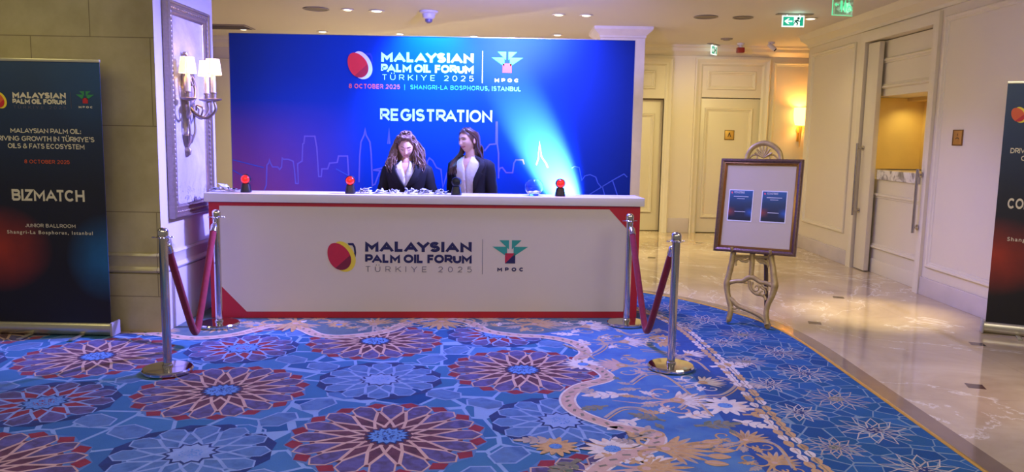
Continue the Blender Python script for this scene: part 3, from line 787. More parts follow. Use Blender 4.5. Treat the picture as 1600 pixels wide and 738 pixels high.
GLYPH = {'A': (.98, [[(0, 0), (.5, 1), (1, 0)], [(.2, .30), (.8, .30)]]), 'B': (.74, [[(0, 0), (0, 1), (.6, 1)] + arc(.6, .76, .34, .24, 90, -90) + [(0, .52)], [(0, .52), (.62, .52)] + arc(.64, .26, .36, .26, 90, -90) + [(0, 0)]]),
 'C': (.88, [arc(.52, .5, .5, .5, 42, 318, 22)]), 'D': (.84, [[(0, 0), (0, 1), (.4, 1)] + arc(.4, .5, .6, .5, 90, -90, 16) + [(0, 0)]]), 'E': (.66, [[(1, 1), (0, 1), (0, 0), (1, 0)], [(0, .5), (.9, .5)]]),
 'F': (.64, [[(1, 1), (0, 1), (0, 0)], [(0, .48), (.88, .48)]]), 'G': (.92, [arc(.52, .5, .5, .5, 44, 350, 22) + [(1, .47), (.58, .47)]]), 'H': (.78, [[(0, 0), (0, 1)], [(1, 0), (1, 1)], [(0, .5), (1, .5)]]),
 'I': (.0, [[(0, 0), (0, 1)]]), 'J': (.56, [[(1, 1), (1, .3)] + arc(.5, .3, .5, .3, 0, -170)]), 'K': (.80, [[(0, 0), (0, 1)], [(.95, 1), (.06, .42)], [(.34, .56), (1, 0)]]), 'L': (.60, [[(0, 1), (0, 0), (1, 0)]]),
 'M': (.98, [[(0, 0), (0, 1), (.5, .30), (1, 1), (1, 0)]]), 'N': (.80, [[(0, 0), (0, 1), (1, 0), (1, 1)]]), 'O': (.96, [O_]), 'P': (.70, [[(0, 0), (0, 1), (.58, 1)] + arc(.6, .70, .4, .30, 90, -90) + [(0, .40)]]),
 'Q': (.96, [O_, [(.6, .3), (1, 0)]]), 'R': (.74, [[(0, 0), (0, 1), (.58, 1)] + arc(.6, .72, .4, .28, 90, -90) + [(0, .44)], [(.5, .44), (1, 0)]]),
 'S': (.70, [arc(.5, .76, .46, .24, 25, 270, 14) + arc(.5, .26, .5, .26, 90, -155, 14)]), 'T': (.74, [[(0, 1), (1, 1)], [(.5, 0), (.5, 1)]]), 'U': (.78, [[(0, 1), (0, .36)] + arc(.5, .36, .5, .36, 180, 360, 14) + [(1, 1)]]),
 'V': (.90, [[(0, 1), (.5, 0), (1, 1)]]), 'W': (1.3, [[(0, 1), (.25, 0), (.5, .9), (.75, 0), (1, 1)]]), 'X': (.84, [[(0, 0), (1, 1)], [(0, 1), (1, 0)]]), 'Y': (.88, [[(0, 1), (.5, .42), (1, 1)], [(.5, .42), (.5, 0)]]), 'Z': (.74, [[(0, 1), (1, 1), (0, 0), (1, 0)]]),
 '0': (.70, [O_]), '2': (.66, [arc(.5, .70, .5, .30, 165, -35, 14) + [(0, 0), (1, 0)]]), '5': (.64, [[(.92, 1), (.12, 1), (.06, .56)] + arc(.46, .33, .54, .33, 115, -150, 16)]), '8': (.68, [arc(.5, .76, .42, .24, 90, 450, 20), arc(.5, .26, .5, .26, 90, 450, 20)]),
 '-': (.34, [[(0, .45), (1, .45)]]), ':': (.0, [[(0, 0), (0, .08)], [(0, .56), (0, .66)]]), ',': (.05, [[(.6, .1), (0, -.12)]]), "'": (.0, [[(0, .72), (0, 1)]]), '.': (.0, [[(0, 0), (0, .06)]]),
 '&': (.86, [[(1, 0), (.25, .72)] + arc(.46, .80, .24, .20, 200, -30, 12) + [(.12, .44)] + arc(.38, .24, .38, .24, 140, 330, 12) + [(1, .46)]])}
GLYPH['Ü'] = (.78, GLYPH['U'][1] + [[(.22, 1.24), (.22, 1.36)], [(.78, 1.24), (.78, 1.36)]])
def block_text(s, x0, z0, w, cap, m, th, gap, y, parent):
    """block capitals built stroke by stroke: th = stroke over cap height, gap = space between letters over cap height"""
    x = 0.0; segs = []; prev = ''
    for ch_ in s:
        if prev + ch_ in ('AY', 'LA', 'PA', 'AT', 'TA', 'RA', 'YS', 'TÜ', 'KI', 'LT', 'FO', 'FA', 'DA', 'AC', 'TC', 'OW', 'WT'): x -= 0.10 if prev + ch_ not in ('AY', 'AT', 'TA', 'PA', 'RA') else 0.17
        prev = ch_
        if ch_ == ' ': x += 0.32 + gap * 0.9; continue
        gw, st = GLYPH[ch_]
        W_ = gw * (1 - th * 0.3) if gw > 0.1 else gw
        for pl in st: segs.append([(x + th / 2 + px * W_, th / 2 + pz_ * (1 - th)) for px, pz_ in pl])
        x += W_ + th + gap
    tot = x - gap; kx = w / tot; mb = MB(); k = 0
    for pl in segs:
        P = [Vector((p[0], p[1])) for p in pl]; n = len(P); closed = (P[0] - P[-1]).length < 1e-6
        if closed: P = P[:-1]; n -= 1
        L = []; R_ = []
        for i, p in enumerate(P):
            a = P[i - 1] if (closed or i) else None; b = P[(i + 1) % n] if (closed or i < n - 1) else None
            d1 = (p - a).normalized() if a is not None else (b - p).normalized(); d2 = (b - p).normalized() if b is not None else d1
            t = (d1 + d2); t = t.normalized() if t.length > 1e-3 else d1
            c_ = max(0.42, math.sqrt(max(0.0, (1 + d1.dot(d2)) / 2))); nn = Vector((-t.y, t.x)) * (th / 2 / c_)
            e = Vector((0, 0))
            if a is None: e = -d2 * th * 0.5
            elif b is None: e = d1 * th * 0.5
            if abs(d1.y) < 0.05 or len(P) > 8: e = e * (1.0 if abs(d1.y) < 0.05 and len(P) < 8 and False else 0.0)
            L.append(p + nn + e); R_.append(p - nn + e)
        lo, hi = (-0.35, 1.45) if min(q.y for q in P) < 0 or max(q.y for q in P) > 1.05 else (0.0, 1.0)
        def mp(q, yy): return Vector((x0 + q.x * kx, yy, z0 + min(max(q.y, lo), hi) * cap))
        yy = y - 0.0010 - (k % 9) * 0.00004; k += 1
        for i in range(n if closed else n - 1):
            j = (i + 1) % n
            quad = [R_[i], R_[j], L[j], L[i]]
            f_ = [mb.bm.verts.new(mp(q, yy)) for q in quad]; g_ = [mb.bm.verts.new(mp(q, y + 0.0003)) for q in quad]
            mb.bm.faces.new(f_)
            for u_ in range(4): mb.bm.faces.new((f_[(u_ + 1) % 4], f_[u_], g_[u_], g_[(u_ + 1) % 4]))
    return mb.build('lettering', m, parent, smooth=0, fix=False)
def T(parent, M, s, xl, yb, xr, cap, m, bold=0.0, spacing=1.0, yl=0.0):
    """line of lettering given by its pixels: left foot (xl, yb), right end xr, cap height in px"""
    a = LP(M, xl, yb, yl); b = LP(M, xr, yb + (xr - xl) * 0.0, yl); t = LP(M, xl, yb - cap, yl)
    if s.upper() != s: return text_mesh('lettering', s, a[0], a[1], b[0] - a[0], t[1] - a[1], m, 0.012, spacing, yl, parent)
    th = 0.09 + bold * 4.6 if bold < 0.03 else 0.18 + bold * 2.4
    return block_text(s, a[0], a[1], b[0] - a[0], t[1] - a[1], m, th, (0.06 if bold > 0.03 else 0.09) + (spacing - 1) * (0.45 if spacing < 1.5 else 0.72), yl, parent)
def rule(parent, M, x, y0, y1, wpx, m, yl=0.0):
    a = LP(M, x, y1, yl); b = LP(M, x, y0, yl); wd = LP(M, x + wpx, y1, yl)[0] - a[0]
    mb = MB(); plate(mb, [(a[0] - wd / 2, a[1]), (a[0] + wd / 2, a[1]), (a[0] + wd / 2, b[1]), (a[0] - wd / 2, b[1])], yl, 0)
    return mb.build('divider_line', m, parent, smooth=0)

# ------------------------------------------------------------------ registration counter
CROT = math.atan2(0.296, 3.647)
CM0 = Matrix.Translation((-2.534, 6.590, GZ)) @ Matrix.Rotation(CROT, 4, 'Z')
counter = thing('reception_counter', 'long white registration counter with red corner print and dark lettering', 'counter', M=CM0)
CW = 3.659
q = MB(); q.box(0.0, CW, 0.0, 0.30, 0.0, 0.985)
q.box(0.02, CW - 0.02, 0.30, 0.48, 0.72, 0.76); q.box(0.0, 0.04, 0.30, 0.48, 0.0, 0.76); q.box(CW - 0.04, CW, 0.30, 0.48, 0.0, 0.76)
q.build('body', M_RED, counter)
def CP(x, y, yl=0.0): return LP(CM0, x, y, yl)
q = MB()
plate(q, [CP(342.5, 321.5), CP(952, 327.5), CP(978.5, 357), CP(973.5, 487), CP(386, 487), CP(346, 447)], -0.001, 0, 0.004)
q.build('front_panel', M_WHITE, counter, smooth=0)
q = MB(); q.box(-0.028, CW + 0.028, -0.035, 0.33, 0.990, 1.062, 0, 0.004)
q.build('top', mat('white worktop', '#e2dacc', 0.4, 0, 0.02, 3), counter)
yl = -0.0055
def CT(*a, **k): return T(counter, CM0, *a, yl=yl, **k)
CT('MALAYSIAN', 570.5, 393.5, 737, 16.2, M_NAVY, bold=0.045, spacing=1.12)
CT('PALM OIL FORUM', 570.5, 411, 737, 13.6, M_NAVY, bold=0.042, spacing=0.98)
CT('TÜRKIYE 2025', 571, 425, 737, 8.8, M_GREY, bold=0.002, spacing=2.0)
CT('MPOC', 777, 424.3, 818, 6.2, M_NAVY, bold=0.045, spacing=1.9)
rule(counter, CM0, 753.5, 374, 429, 0.7, M_GREY, yl)
c1 = CP(532.5, 400, yl); s1 = CP(532, 376, yl)[1] - CP(532, 424, yl)[1]
fruit_logo(counter, c1[0], c1[1], s1, [M_CRIM, M_CRIM2, M_YEL, M_NAVY], yl)
c1 = CP(797.3, 394.5, yl); s1 = CP(806, 400, yl)[0] - CP(790, 400, yl)[0]
leaf_logo(counter, c1[0], c1[1], s1, [M_TEAL, M_CRIM, M_NAVY], yl)

# ------------------------------------------------------------------ blue backdrop
YD = 7.95
BM0 = Matrix.Translation((-2.806, YD, GZ))
back = thing('backdrop', 'tall blue printed backdrop wall behind the white counter with a glowing skyline', 'backdrop', M=BM0)
BW, BH = 3.977, 2.527
def blue_print():
    s = NT('blue backdrop print'); co = s.coord()
    sx = s.n('ShaderNodeSeparateXYZ'); s.t.links.new(co, sx.inputs[0])
    gx = s.math('DIVIDE', sx.outputs[0], BW); gz = s.math('DIVIDE', sx.outputs[2], BH)
    base = s.ramp(gx, [(0.0, lin('#2645a4')), (0.30, lin('#0c3ca4')), (0.55, lin('#063cac')), (0.8, lin('#083698')), (1.0, lin('#102a74'))])
    low = s.math('SUBTRACT', 1.0, s.math('MULTIPLY', s.math('SUBTRACT', gz, 0.22), 1.9), clamp=True)
    left = s.math('SUBTRACT', 1.0, s.math('MULTIPLY', gx, 3.0), clamp=True)
    r = s.math('MULTIPLY', low, left)
    r = s.math('MULTIPLY', r, s.math('ADD', 0.7, s.math('MULTIPLY', s.noise(1.4, 3, co), 0.6)))
    col = s.mix(r, base, lin('#c85c70'))
    dk = s.math('SUBTRACT', 0.30, gz, clamp=True)
    col = s.mix(s.math('MULTIPLY', dk, 1.8, clamp=True), col, lin('#1c1650'))
    s.b.inputs['Specular IOR Level'].default_value = 0.15
    return s.fin(col, 0.6)
q = MB(); q.box(0, BW, 0.0, 0.09, 0.0, BH, 0, 0.004); q.build('printed_panel', blue_print(), back)
q = MB()
q.box(-0.004, 0.0, -0.004, 0.094, 0.0, BH + 0.004); q.box(BW, BW + 0.004, -0.004, 0.094, 0.0, BH + 0.004); q.box(-0.004, BW + 0.004, -0.004, 0.094, BH, BH + 0.004)
q.build('edge_profile', mat('anodised edge profile', '#8c90a8', 0.35, 0.7), back)
def BP(x, y): return LP(BM0, x, y, -0.0005)
ybk = -0.0006
def BT(*a, **k): return T(back, BM0, *a, yl=ybk, **k)
BT('MALAYSIAN', 595.5, 96.5, 740, 15.4, M_WPR, bold=0.045, spacing=1.12)
BT('PALM OIL FORUM', 595.5, 112.5, 740, 12.8, M_WPR, bold=0.042, spacing=0.98)
BT('TÜRKIYE 2025', 597, 124.7, 740, 8.6, M_WPR, bold=0.004, spacing=1.75)
BT('8 OCTOBER 2025', 545, 138, 625, 7.4, M_CORAL, bold=0.028, spacing=1.2)
BT('SHANGRI-LA BOSPHORUS, ISTANBUL', 641, 139.6, 814, 7.2, M_SKYL, bold=0.02, spacing=1.25)
BT('REGISTRATION', 594, 188.5, 769, 19.2, M_WPR, bold=0.026, spacing=1.02)
BT('MPOC', 773, 128, 810, 5.6, M_WPR, bold=0.045, spacing=1.9)
rule(back, BM0, 753.5, 80, 130, 1.0, M_WPR, ybk)
rule(back, BM0, 632.3, 132, 141, 0.8, M_SKYL, ybk)
c1 = BP(561.5, 101); s1 = BP(561, 79)[1] - BP(561, 123)[1]
fruit_logo(back, c1[0], c1[1], s1, [M_PINK, M_CRIM, M_WPR, mat('royal blue print', '#1636b0')], ybk)
c1 = BP(792.5, 98.0); s1 = BP(800, 104)[0] - BP(786, 104)[0]
leaf_logo(back, c1[0], c1[1], s1, [M_TEALB, M_PINK, M_PINK], ybk)
# skyline drawn in a thin pale line
M_LINE = mat('pale skyline print', '#6a5cae', 0.5, 0, 0.06, 5)
M_LINE2 = mat('faint skyline print', '#3858b4', 0.5, 0, 0.06, 5)
def line_plate(name, pts, wd, m):
    P = [Vector(BP(*p)) for p in pts]; mb = MB(); L = []; R_ = []
    for i, p in enumerate(P):
        d1 = (p - P[i - 1]).normalized() if i else (P[1] - p).normalized(); d2 = (P[i + 1] - p).normalized() if i < len(P) - 1 else d1
        t = d1 + d2; t = t.normalized() if t.length > 1e-3 else d1
        nn = Vector((-t.y, t.x)) * wd / 2 / max(0.5, math.sqrt(max(0.0, (1 + d1.dot(d2)) / 2)))
        L.append(p + nn); R_.append(p - nn)
    for i in range(len(P) - 1):
        yy = ybk - 0.0005 - (i % 5) * 0.00005
        mb.face([(q.x, yy, q.y) for q in (R_[i], R_[i + 1], L[i + 1], L[i])])
    return mb.build(name, m, back, smooth=0)
SK = [[(413, 297), (416, 290), (417, 258), (420, 255), (421, 249), (423, 256), (426, 261), (434, 261), (437, 265), (440, 261), (441, 247), (443, 249), (450, 249), (458, 252), (460, 266), (462, 287), (466, 287), (465, 256), (472, 252), (473, 225), (475, 224), (476, 213), (492, 213), (494, 226), (495, 230), (497, 262), (498, 276), (502, 276), (503, 264), (512, 264), (515, 255), (527, 254), (529, 244), (543, 244), (545, 277)],
      [(561, 285), (562, 245), (564, 222), (569, 211), (570.5, 201), (572, 211), (578, 222), (580, 240), (582, 290), (586, 288), (590, 277), (594, 267), (583, 266)],
      [(583, 266), (600, 262)], [(606, 225), (608, 201), (609, 225)],
      [(667, 268), (668, 252), (671, 247), (676, 251), (682, 262), (689, 265), (692, 293), (696, 280), (699, 270), (705, 265), (708, 254), (716, 252)],
      [(757, 236), (765, 226), (775, 225), (775.5, 191), (776.8, 191), (777, 225), (779, 240), (779, 279)],
      [(779, 270), (781, 263), (785, 262), (791, 270), (801, 270), (803, 255), (806, 250), (817, 250), (819, 257)],
      [(838, 258), (841, 248), (843, 222), (846, 245), (853, 255), (856, 262)]]
for pts in SK: line_plate('skyline_line', pts, 0.014, M_LINE)
for pts in [[(893, 263), (898, 260), (905, 262), (909, 282), (914, 275), (922, 273), (931, 277), (934, 286), (939, 292)], [(921, 304), (957, 282), (965, 306)], [(957, 282), (975, 272), (980, 277)], [(941, 291), (945, 306)], [(525, 264), (545, 275)], [(364, 250), (412, 262)], [(364, 266), (388, 280)]]:
    line_plate('skyline_line', pts, 0.010, M_LINE2)

# ------------------------------------------------------------------ roll-up banners
def banner_print(name, W, H, flip=False):
    s = NT(name); co = s.coord()
    sx = s.n('ShaderNodeSeparateXYZ'); s.t.links.new(co, sx.inputs[0])
    gz = s.math('DIVIDE', sx.outputs[2], H)
    base = s.ramp(gz, [(0.0, lin('#15110f')), (0.3, lin('#14121a')), (0.55, lin('#171a28')), (0.8, lin('#172d4c')), (1.0, lin('#1b3a5c'))])
    def blob(cx, cz, rx, rz, c, k, col):
        dx = s.math('DIVIDE', s.math('SUBTRACT', sx.outputs[0], cx), rx); dz = s.math('DIVIDE', s.math('SUBTRACT', sx.outputs[2], cz), rz)
        d = s.math('SQRT', s.math('ADD', s.math('MULTIPLY', dx, dx), s.math('MULTIPLY', dz, dz)))
        f = s.math('SUBTRACT', 1.0, d, clamp=True)
        f = s.math('MULTIPLY', s.math('MULTIPLY', f, k), s.math('ADD', 0.5, s.noise(5.0, 4, co)))
        return s.mix(f, col, lin(c))
    base = blob(0.02, 0.66, 0.42, 0.34, '#a5331c', 0.9, base)
    base = blob(W - 0.02, 0.60, 0.30, 0.34, '#1c6ba0', 0.8, base)
    base = blob(W, H, 0.5, 0.55, '#1d5a8c', 0.5, base)
    return s.fin(base, 0.5)
M_ALU = mat('satin aluminium', '#c6c0ac', 0.32, 0.75, 0.05, 20)
M_ALUP = mat('grey plastic end cap', '#a8a2a6', 0.45, 0, 0.05, 20)
def rollup(name_label, M, W, H, nm):
    r = thing('rollup_banner', name_label, 'banner', M=M)
    q = MB(); q.box(0, W, 0.0, 0.003, 0.075, H); q.build('banner_sheet', banner_print(nm, W, H), r, smooth=0)
    q = MB(); q.box(-0.004, W + 0.004, -0.008, 0.012, H - 0.006, H + 0.016, 0, 0.003); q.build('top_rail', M_ALU, r)
    q = MB(); q.tube([(-0.012, 0.02, 0.052), (W + 0.012, 0.02, 0.052)], [0.045, 0.045], 20, flat=1.15); q.build('cassette', M_ALU, r)
    for x in (-0.03, W + 0.012):
        q = MB(); q.box(x, x + 0.018, -0.045, 0.085, 0.004, 0.112, 0, 0.006); q.build('end_cap', M_ALUP, r)
    for x in (W * 0.28, W * 0.74):
        q = MB(); q.box(x - 0.016, x + 0.016, -0.17, 0.20, 0.001, 0.010, 0, 0.002); q.build('foot', M_ALU, r)
    q = MB(); q.tube([(W / 2, 0.035, 0.06), (W / 2, 0.035, H - 0.02)], 0.009, 8); q.build('support_pole', M_ALU, r)
    return r
LW_ = 0.85
LM0 = Matrix.Translation((-3.052 - LW_, 5.93, GZ)) @ Matrix.Rotation(0.0, 4, 'Z')
lb = rollup('dark roll-up banner with BIZMATCH lettering before the stone wall at the left', LM0, LW_, 2.06, 'left banner print')
ylb = -0.0006
def LT(*a, **k): return T(lb, LM0, *a, yl=ylb, **k)
LT('MALAYSIAN', 19.7, 153, 103, 9.4, M_SAND, bold=0.045, spacing=1.12)
LT('PALM OIL FORUM', 19.7, 162, 103, 7.8, M_SAND, bold=0.042, spacing=0.98)
LT('TÜRKIYE 2025', 21, 169.4, 103.5, 4.4, M_GREY, bold=0.004, spacing=1.75)
LT('MPOC', 123, 169, 145, 3.4, M_SAND, bold=0.05, spacing=1.6)
LT('MALAYSIAN PALM OIL:', 16.5, 207.5, 126.5, 7.6, M_SAND, bold=0.018)
LT("DRIVING GROWTH IN TÜRKIYE'S", -11, 219.5, 147.5, 7.8, M_SAND, bold=0.018)
LT('OILS & FATS ECOSYSTEM', 12.5, 231.5, 132, 7.8, M_SAND, bold=0.018)
LT('8 OCTOBER 2025', 38.5, 255.2, 109, 5.8, M_ORNG, bold=0.01, spacing=1.25)
LT('BIZMATCH', 19, 313.5, 132.5, 18.0, M_SAND, bold=0.026)
LT('JUNIOR BALLROOM', 39.5, 355, 118, 5.6, M_SAND, bold=0.012, spacing=1.2)
LT('Shangri-La Bosphorus, Istanbul', 11.5, 365, 145, 5.4, M_SAND, bold=0.012, spacing=1.25)
rule(lb, LM0, 111.5, 144, 170, 0.5, M_GREY, ylb)
c1 = LP(LM0, -1.5, 156, ylb); s1 = LP(LM0, 0, 142, ylb)[1] - LP(LM0, 0, 168, ylb)[1]
fruit_logo(lb, c1[0], c1[1], s1, [M_ORNG, M_RED, M_YEL, M_NAVY], ylb, hook=False)
c1 = LP(LM0, 133, 152.5, ylb); s1 = LP(LM0, 137, 152, ylb)[0] - LP(LM0, 128.8, 152, ylb)[0]
leaf_logo(lb, c1[0], c1[1], s1, [M_GRN, M_RED, M_RED], ylb)

RM0 = Matrix.Translation((4.030, 6.600, 0)) @ Matrix.Rotation(-0.44, 4, 'Z')
rb = rollup('dark roll-up banner cut off by right photo edge, standing on the marble', RM0, 0.85, 2.09, 'right banner print')
def RT(*a, **k): return T(rb, RM0, *a, yl=ylb, **k)
RT('MALAYSIAN', 1614, 181, 1672, 9, M_SAND, bold=0.045, spacing=1.12)
RT('PALM OIL FORUM', 1614, 190, 1672, 8, M_SAND, bold=0.042)
RT('DRIVING GROWTH IN', 1578.5, 239.5, 1680, 8.2, M_SAND, bold=0.02)
RT('OILS & FATS', 1595, 251.5, 1665, 8, M_SAND, bold=0.02)
RT('CONFERENCE', 1573.5, 326, 1690, 16.5, M_SAND, bold=0.026)
RT('Shangri-La Bosphorus', 1573.5, 376.5, 1690, 6, M_SAND, bold=0.015, spacing=1.2)
c1 = LP(RM0, 1592, 179, ylb); s1 = LP(RM0, 1592, 166, ylb)[1] - LP(RM0, 1592, 191, ylb)[1]
fruit_logo(rb, c1[0], c1[1], s1, [M_ORNG, M_RED, M_YEL, M_NAVY], ylb, hook=False)

# ------------------------------------------------------------------ stanchions and ropes
M_CHROME = mat('polished chrome', '#d6d0cc', 0.10, 1.0, 0.03, 20)
M_VELVET = NT('crimson velvet'); _f = M_VELVET.noise(40, 3)
_c = M_VELVET.mix(_f, lin('#6e0a1c'), lin('#94142a')); M_VELVET.b.inputs['Sheen Weight'].default_value = 0.15
M_VELVET.bump(_f, 0.4, 0.004); M_VELVET = M_VELVET.fin(_c, 0.85)
def stanchion(label):
    r = thing('stanchion', label, 'stanchion post', group='chrome rope stanchions beside the counter')
    q = MB(); q.lathe([(0.0, 0.0), (0.155, 0.0), (0.160, 0.006), (0.160, 0.020), (0.152, 0.030), (0.05, 0.036), (0.0, 0.036)], 56); q.build('base', M_CHROME, r)
    q = MB(); q.lathe([(0.0, 0.034), (0.033, 0.034), (0.033, 0.046), (0.0275, 0.050), (0.0275, 0.885), (0.0, 0.885)], 28); q.build('post', M_CHROME, r)
    q = MB(); q.lathe([(0.0, 0.885), (0.036, 0.885), (0.040, 0.889), (0.036, 0.893), (0.030, 0.894)], 28, cap=False)
    q.lathe([(0.030, 0.893), (0.033, 0.897), (0.034, 0.925), (0.031, 0.936), (0.022, 0.946), (0.010, 0.951), (0.0, 0.952)], 28); q.build('cap', M_CHROME, r)
    for k in range(4):
        a = k * PI / 2 + 0.3; q = MB(); ce = Vector((0.051 * math.cos(a), 0.051 * math.sin(a), 0.889)); pts = []
        for i in range(17):
            t = 2 * PI * i / 16; pts.append(ce + Vector((math.cos(a), math.sin(a), 0)) * 0.014 * math.cos(t) + Vector((-math.sin(a), math.cos(a), 0)) * 0.014 * math.sin(t))
        q.tube(pts, 0.003, 6); q.build('ring', M_CHROME, r)
    return r
st0 = stanchion('chrome stanchion nearest the camera on the left, before the pale pier')
st0.location = (-2.242, 5.054, GZ)
posts = [(-2.242, 5.054), (-2.37, 6.318), (0.986, 6.624), (1.115, 5.340)]
for (x, y), lb_ in zip(posts[1:], ['chrome stanchion at the left end of the white counter front', 'chrome stanchion at the right end of the white counter front', 'chrome stanchion on the right nearest the camera, on the floral border']):
    dup(st0, lb_, Matrix.Translation((x, y, GZ)))
def rope(a, b, label, low=0.115):
    A = Vector((*a, 0.0)); B = Vector((*b, 0.0)); d = (B - A).normalized()
    A2 = A + d * 0.062; B2 = B - d * 0.062; mid = (A + B) / 2
    r = thing('velvet_rope', label, 'rope', (mid.x, mid.y, 0), group='crimson velvet ropes of the stanchions')
    pts = []; N = 44; top = 0.80
    for i in range(N + 1):
        t = i / N; u = abs(2 * t - 1); z = low + (top - low) * (math.sqrt(u * u + 0.018) - math.sqrt(0.018)) / (math.sqrt(1.018) - math.sqrt(0.018))
        p = A2 + (B2 - A2) * (0.5 + (t - 0.5) * (0.90 + 0.04 * u)); pts.append(Vector((p.x - mid.x, p.y - mid.y, z)))
    q = MB(); q.tube(pts, 0.025, 14); q.build('rope', M_VELVET, r)
    for e, nx, hook in ((pts[0], pts[1], A2), (pts[-1], pts[-2], B2)):
        d2 = (e - nx).normalized(); q = MB()
        q.tube([e - d2 * 0.012, e - d2 * 0.01, e + d2 * 0.045, e + d2 * 0.058, e + d2 * 0.066], [0.0265, 0.029, 0.0275, 0.020, 0.006], 16); q.build('end_cap', M_CHROME, r)
        h = Vector((hook.x - mid.x, hook.y - mid.y, 0.898)); s0 = e + d2 * 0.062
        q = MB(); q.tube([(p.x, p.y, p.z) for p in spline([s0, s0.lerp(h, 0.5) + Vector((0.012, 0.006, 0.0)), h + Vector((0, 0, 0.004)), s0.lerp(h, 0.6) - Vector((0.012, 0.006, 0))], 6)], 0.0038, 8); q.build('hook', M_CHROME, r)
    return r
rope(posts[0], posts[1], 'crimson velvet rope sagging between the two left stanchions')
rope(posts[3], posts[2], 'crimson velvet rope sagging between the two right stanchions')
# ------------------------------------------------------------------ framed picture and wall light on the pier
XP = -2.72
M_SILV = mat('antique silver gilt', '#9a8a80', 0.34, 0.7, 0.18, 40, bump=0.5, bscale=45)
M_SILV2 = mat('dark antique silver', '#6b5f62', 0.4, 0.6, 0.2, 30)
def picture_mat():
    s = NT('pale silvery relief panel'); co = s.coord()
    n1 = s.noise(1.6, 6, co, 0.6, 1.0)
    col = s.ramp(n1, [(0.3, lin('#9c969e')), (0.5, lin('#b0aab2')), (0.7, lin('#c4bec4'))])
    sx = s.n('ShaderNodeSeparateXYZ'); s.t.links.new(co, sx.inputs[0])
    low = s.math('SUBTRACT', 1.0, s.math('MULTIPLY', sx.outputs[2], 3.2), clamp=True)
    n2 = s.noise(9.0, 6, co, 0.7, 2.2)
    tw = s.math('MULTIPLY', s.math('GREATER_THAN', n2, 0.56), low)
    col = s.mix(tw, col, lin('#4c4a5e'))
    s.bump(n2, 0.25, 0.01)
    return s.fin(col, 0.22)
PW, PH = 0.83, 1.70
pic = thing('framed_picture', 'tall framed silvery picture on the pale pier side behind the three-arm wall light', 'picture', (XP + 0.003, 6.245, 0.885))
q = MB(); q.box(0.0, 0.022, 0.10, PW - 0.10, 0.10, PH - 0.10); q.build('picture_panel', picture_mat(), pic)
PF = dict(u=(0, 1, 0), v=(0, 0, 1), nrm=(1, 0, 0))
q = MB(); q.frame((0, 0, 0), x0=0, x1=PW, z0=0, z1=PH, prof=[(0, 0), (0, 0.05), (0.012, 0.062), (0.022, 0.058), (0.026, 0.046), (0.072, 0.036), (0.078, 0.042), (0.088, 0.042), (0.095, 0.03), (0.105, 0.024), (0.105, 0.0)], **PF)
q.build('frame', M_SILV, pic)
q = MB(); rr = random.Random(2)                       # running carved ornament on the frame
def orn(y, z, hor):
    q.ball((0.044, y, z), 0.013, 8, 5, 0, (0.7, 1.25 if hor else 0.8, 0.8 if hor else 1.25))
n_ = 20
for i in range(n_): 
    y = 0.04 + (PW - 0.08) * i / (n_ - 1); orn(y, 0.048, True); orn(y, PH - 0.048, True)
for i in range(1, 42): z = 0.048 + (PH - 0.096) * i / 42; orn(0.048, z, False); orn(PW - 0.048, z, False)
q.build('carved_ornament', mat('carved silver gilt', '#b0a094', 0.3, 0.75, 0.1, 30), pic)

M_SHADE = NT('pleated ivory lamp shade'); _co = M_SHADE.coord()
M_SHADE.b.inputs['Emission Color'].default_value = (1.0, 0.72, 0.36, 1); M_SHADE.b.inputs['Emission Strength'].default_value = 1.25
M_SHADE = M_SHADE.fin(M_SHADE.mix(M_SHADE.noise(20, 2), lin('#f2e2c0'), lin('#fff0d0')), 0.8)
M_CANDLE = mat('ivory candle sleeve', '#e9e2d8', 0.4, 0, 0.03, 10)
sco = thing('wall_light', 'ornate silver wall light with three pleated lit shades over framed picture on the left', 'wall light', M=Matrix.Translation((XP + 0.026, 6.56, 1.365)) @ Matrix.Scale(1.17, 4))
q = MB()                                               # back plate, tapering scrolled pilaster
rg = []
for z, wy, dx in [(0.0, 0.006, 0.01), (0.02, 0.018, 0.035), (0.05, 0.020, 0.04), (0.07, 0.014, 0.025), (0.085, 0.026, 0.03), (0.12, 0.036, 0.05), (0.15, 0.042, 0.055), (0.16, 0.036, 0.04), (0.18, 0.030, 0.036), (0.28, 0.036, 0.042), (0.38, 0.044, 0.05), (0.44, 0.060, 0.06), (0.48, 0.052, 0.05), (0.52, 0.036, 0.04), (0.56, 0.050, 0.045), (0.60, 0.030, 0.03), (0.64, 0.012, 0.015)]:
    rg.append([Vector((0.0 + (dx if math.cos(a) > 0 else 0.0) * math.cos(a), wy * math.sin(a), z)) for a in [2 * PI * k / 16 for k in range(16)]])
q.rings(rg); q.build('back_plate', M_SILV, sco)
q = MB()
for sg in (-1, 1):
    q.tube(spline([(0.03, 0.02 * sg, 0.36), (0.05, 0.06 * sg, 0.42), (0.04, 0.085 * sg, 0.50), (0.03, 0.06 * sg, 0.56), (0.03, 0.03 * sg, 0.54), (0.04, 0.045 * sg, 0.50)], 5), 0.011, 8)
    q.tube(spline([(0.03, 0.02 * sg, 0.10), (0.05, 0.045 * sg, 0.18), (0.045, 0.05 * sg, 0.28), (0.04, 0.03 * sg, 0.36)], 5), 0.008, 8)
q.tube(spline([(0.02, 0, 0.60), (0.035, 0, 0.68), (0.02, -0.03, 0.72), (0.01, -0.02, 0.70)], 5), [0.016] * 5 + [0.012] * 5 + [0.006] * 6, 8)
q.build('scroll_ornament', M_SILV, sco)
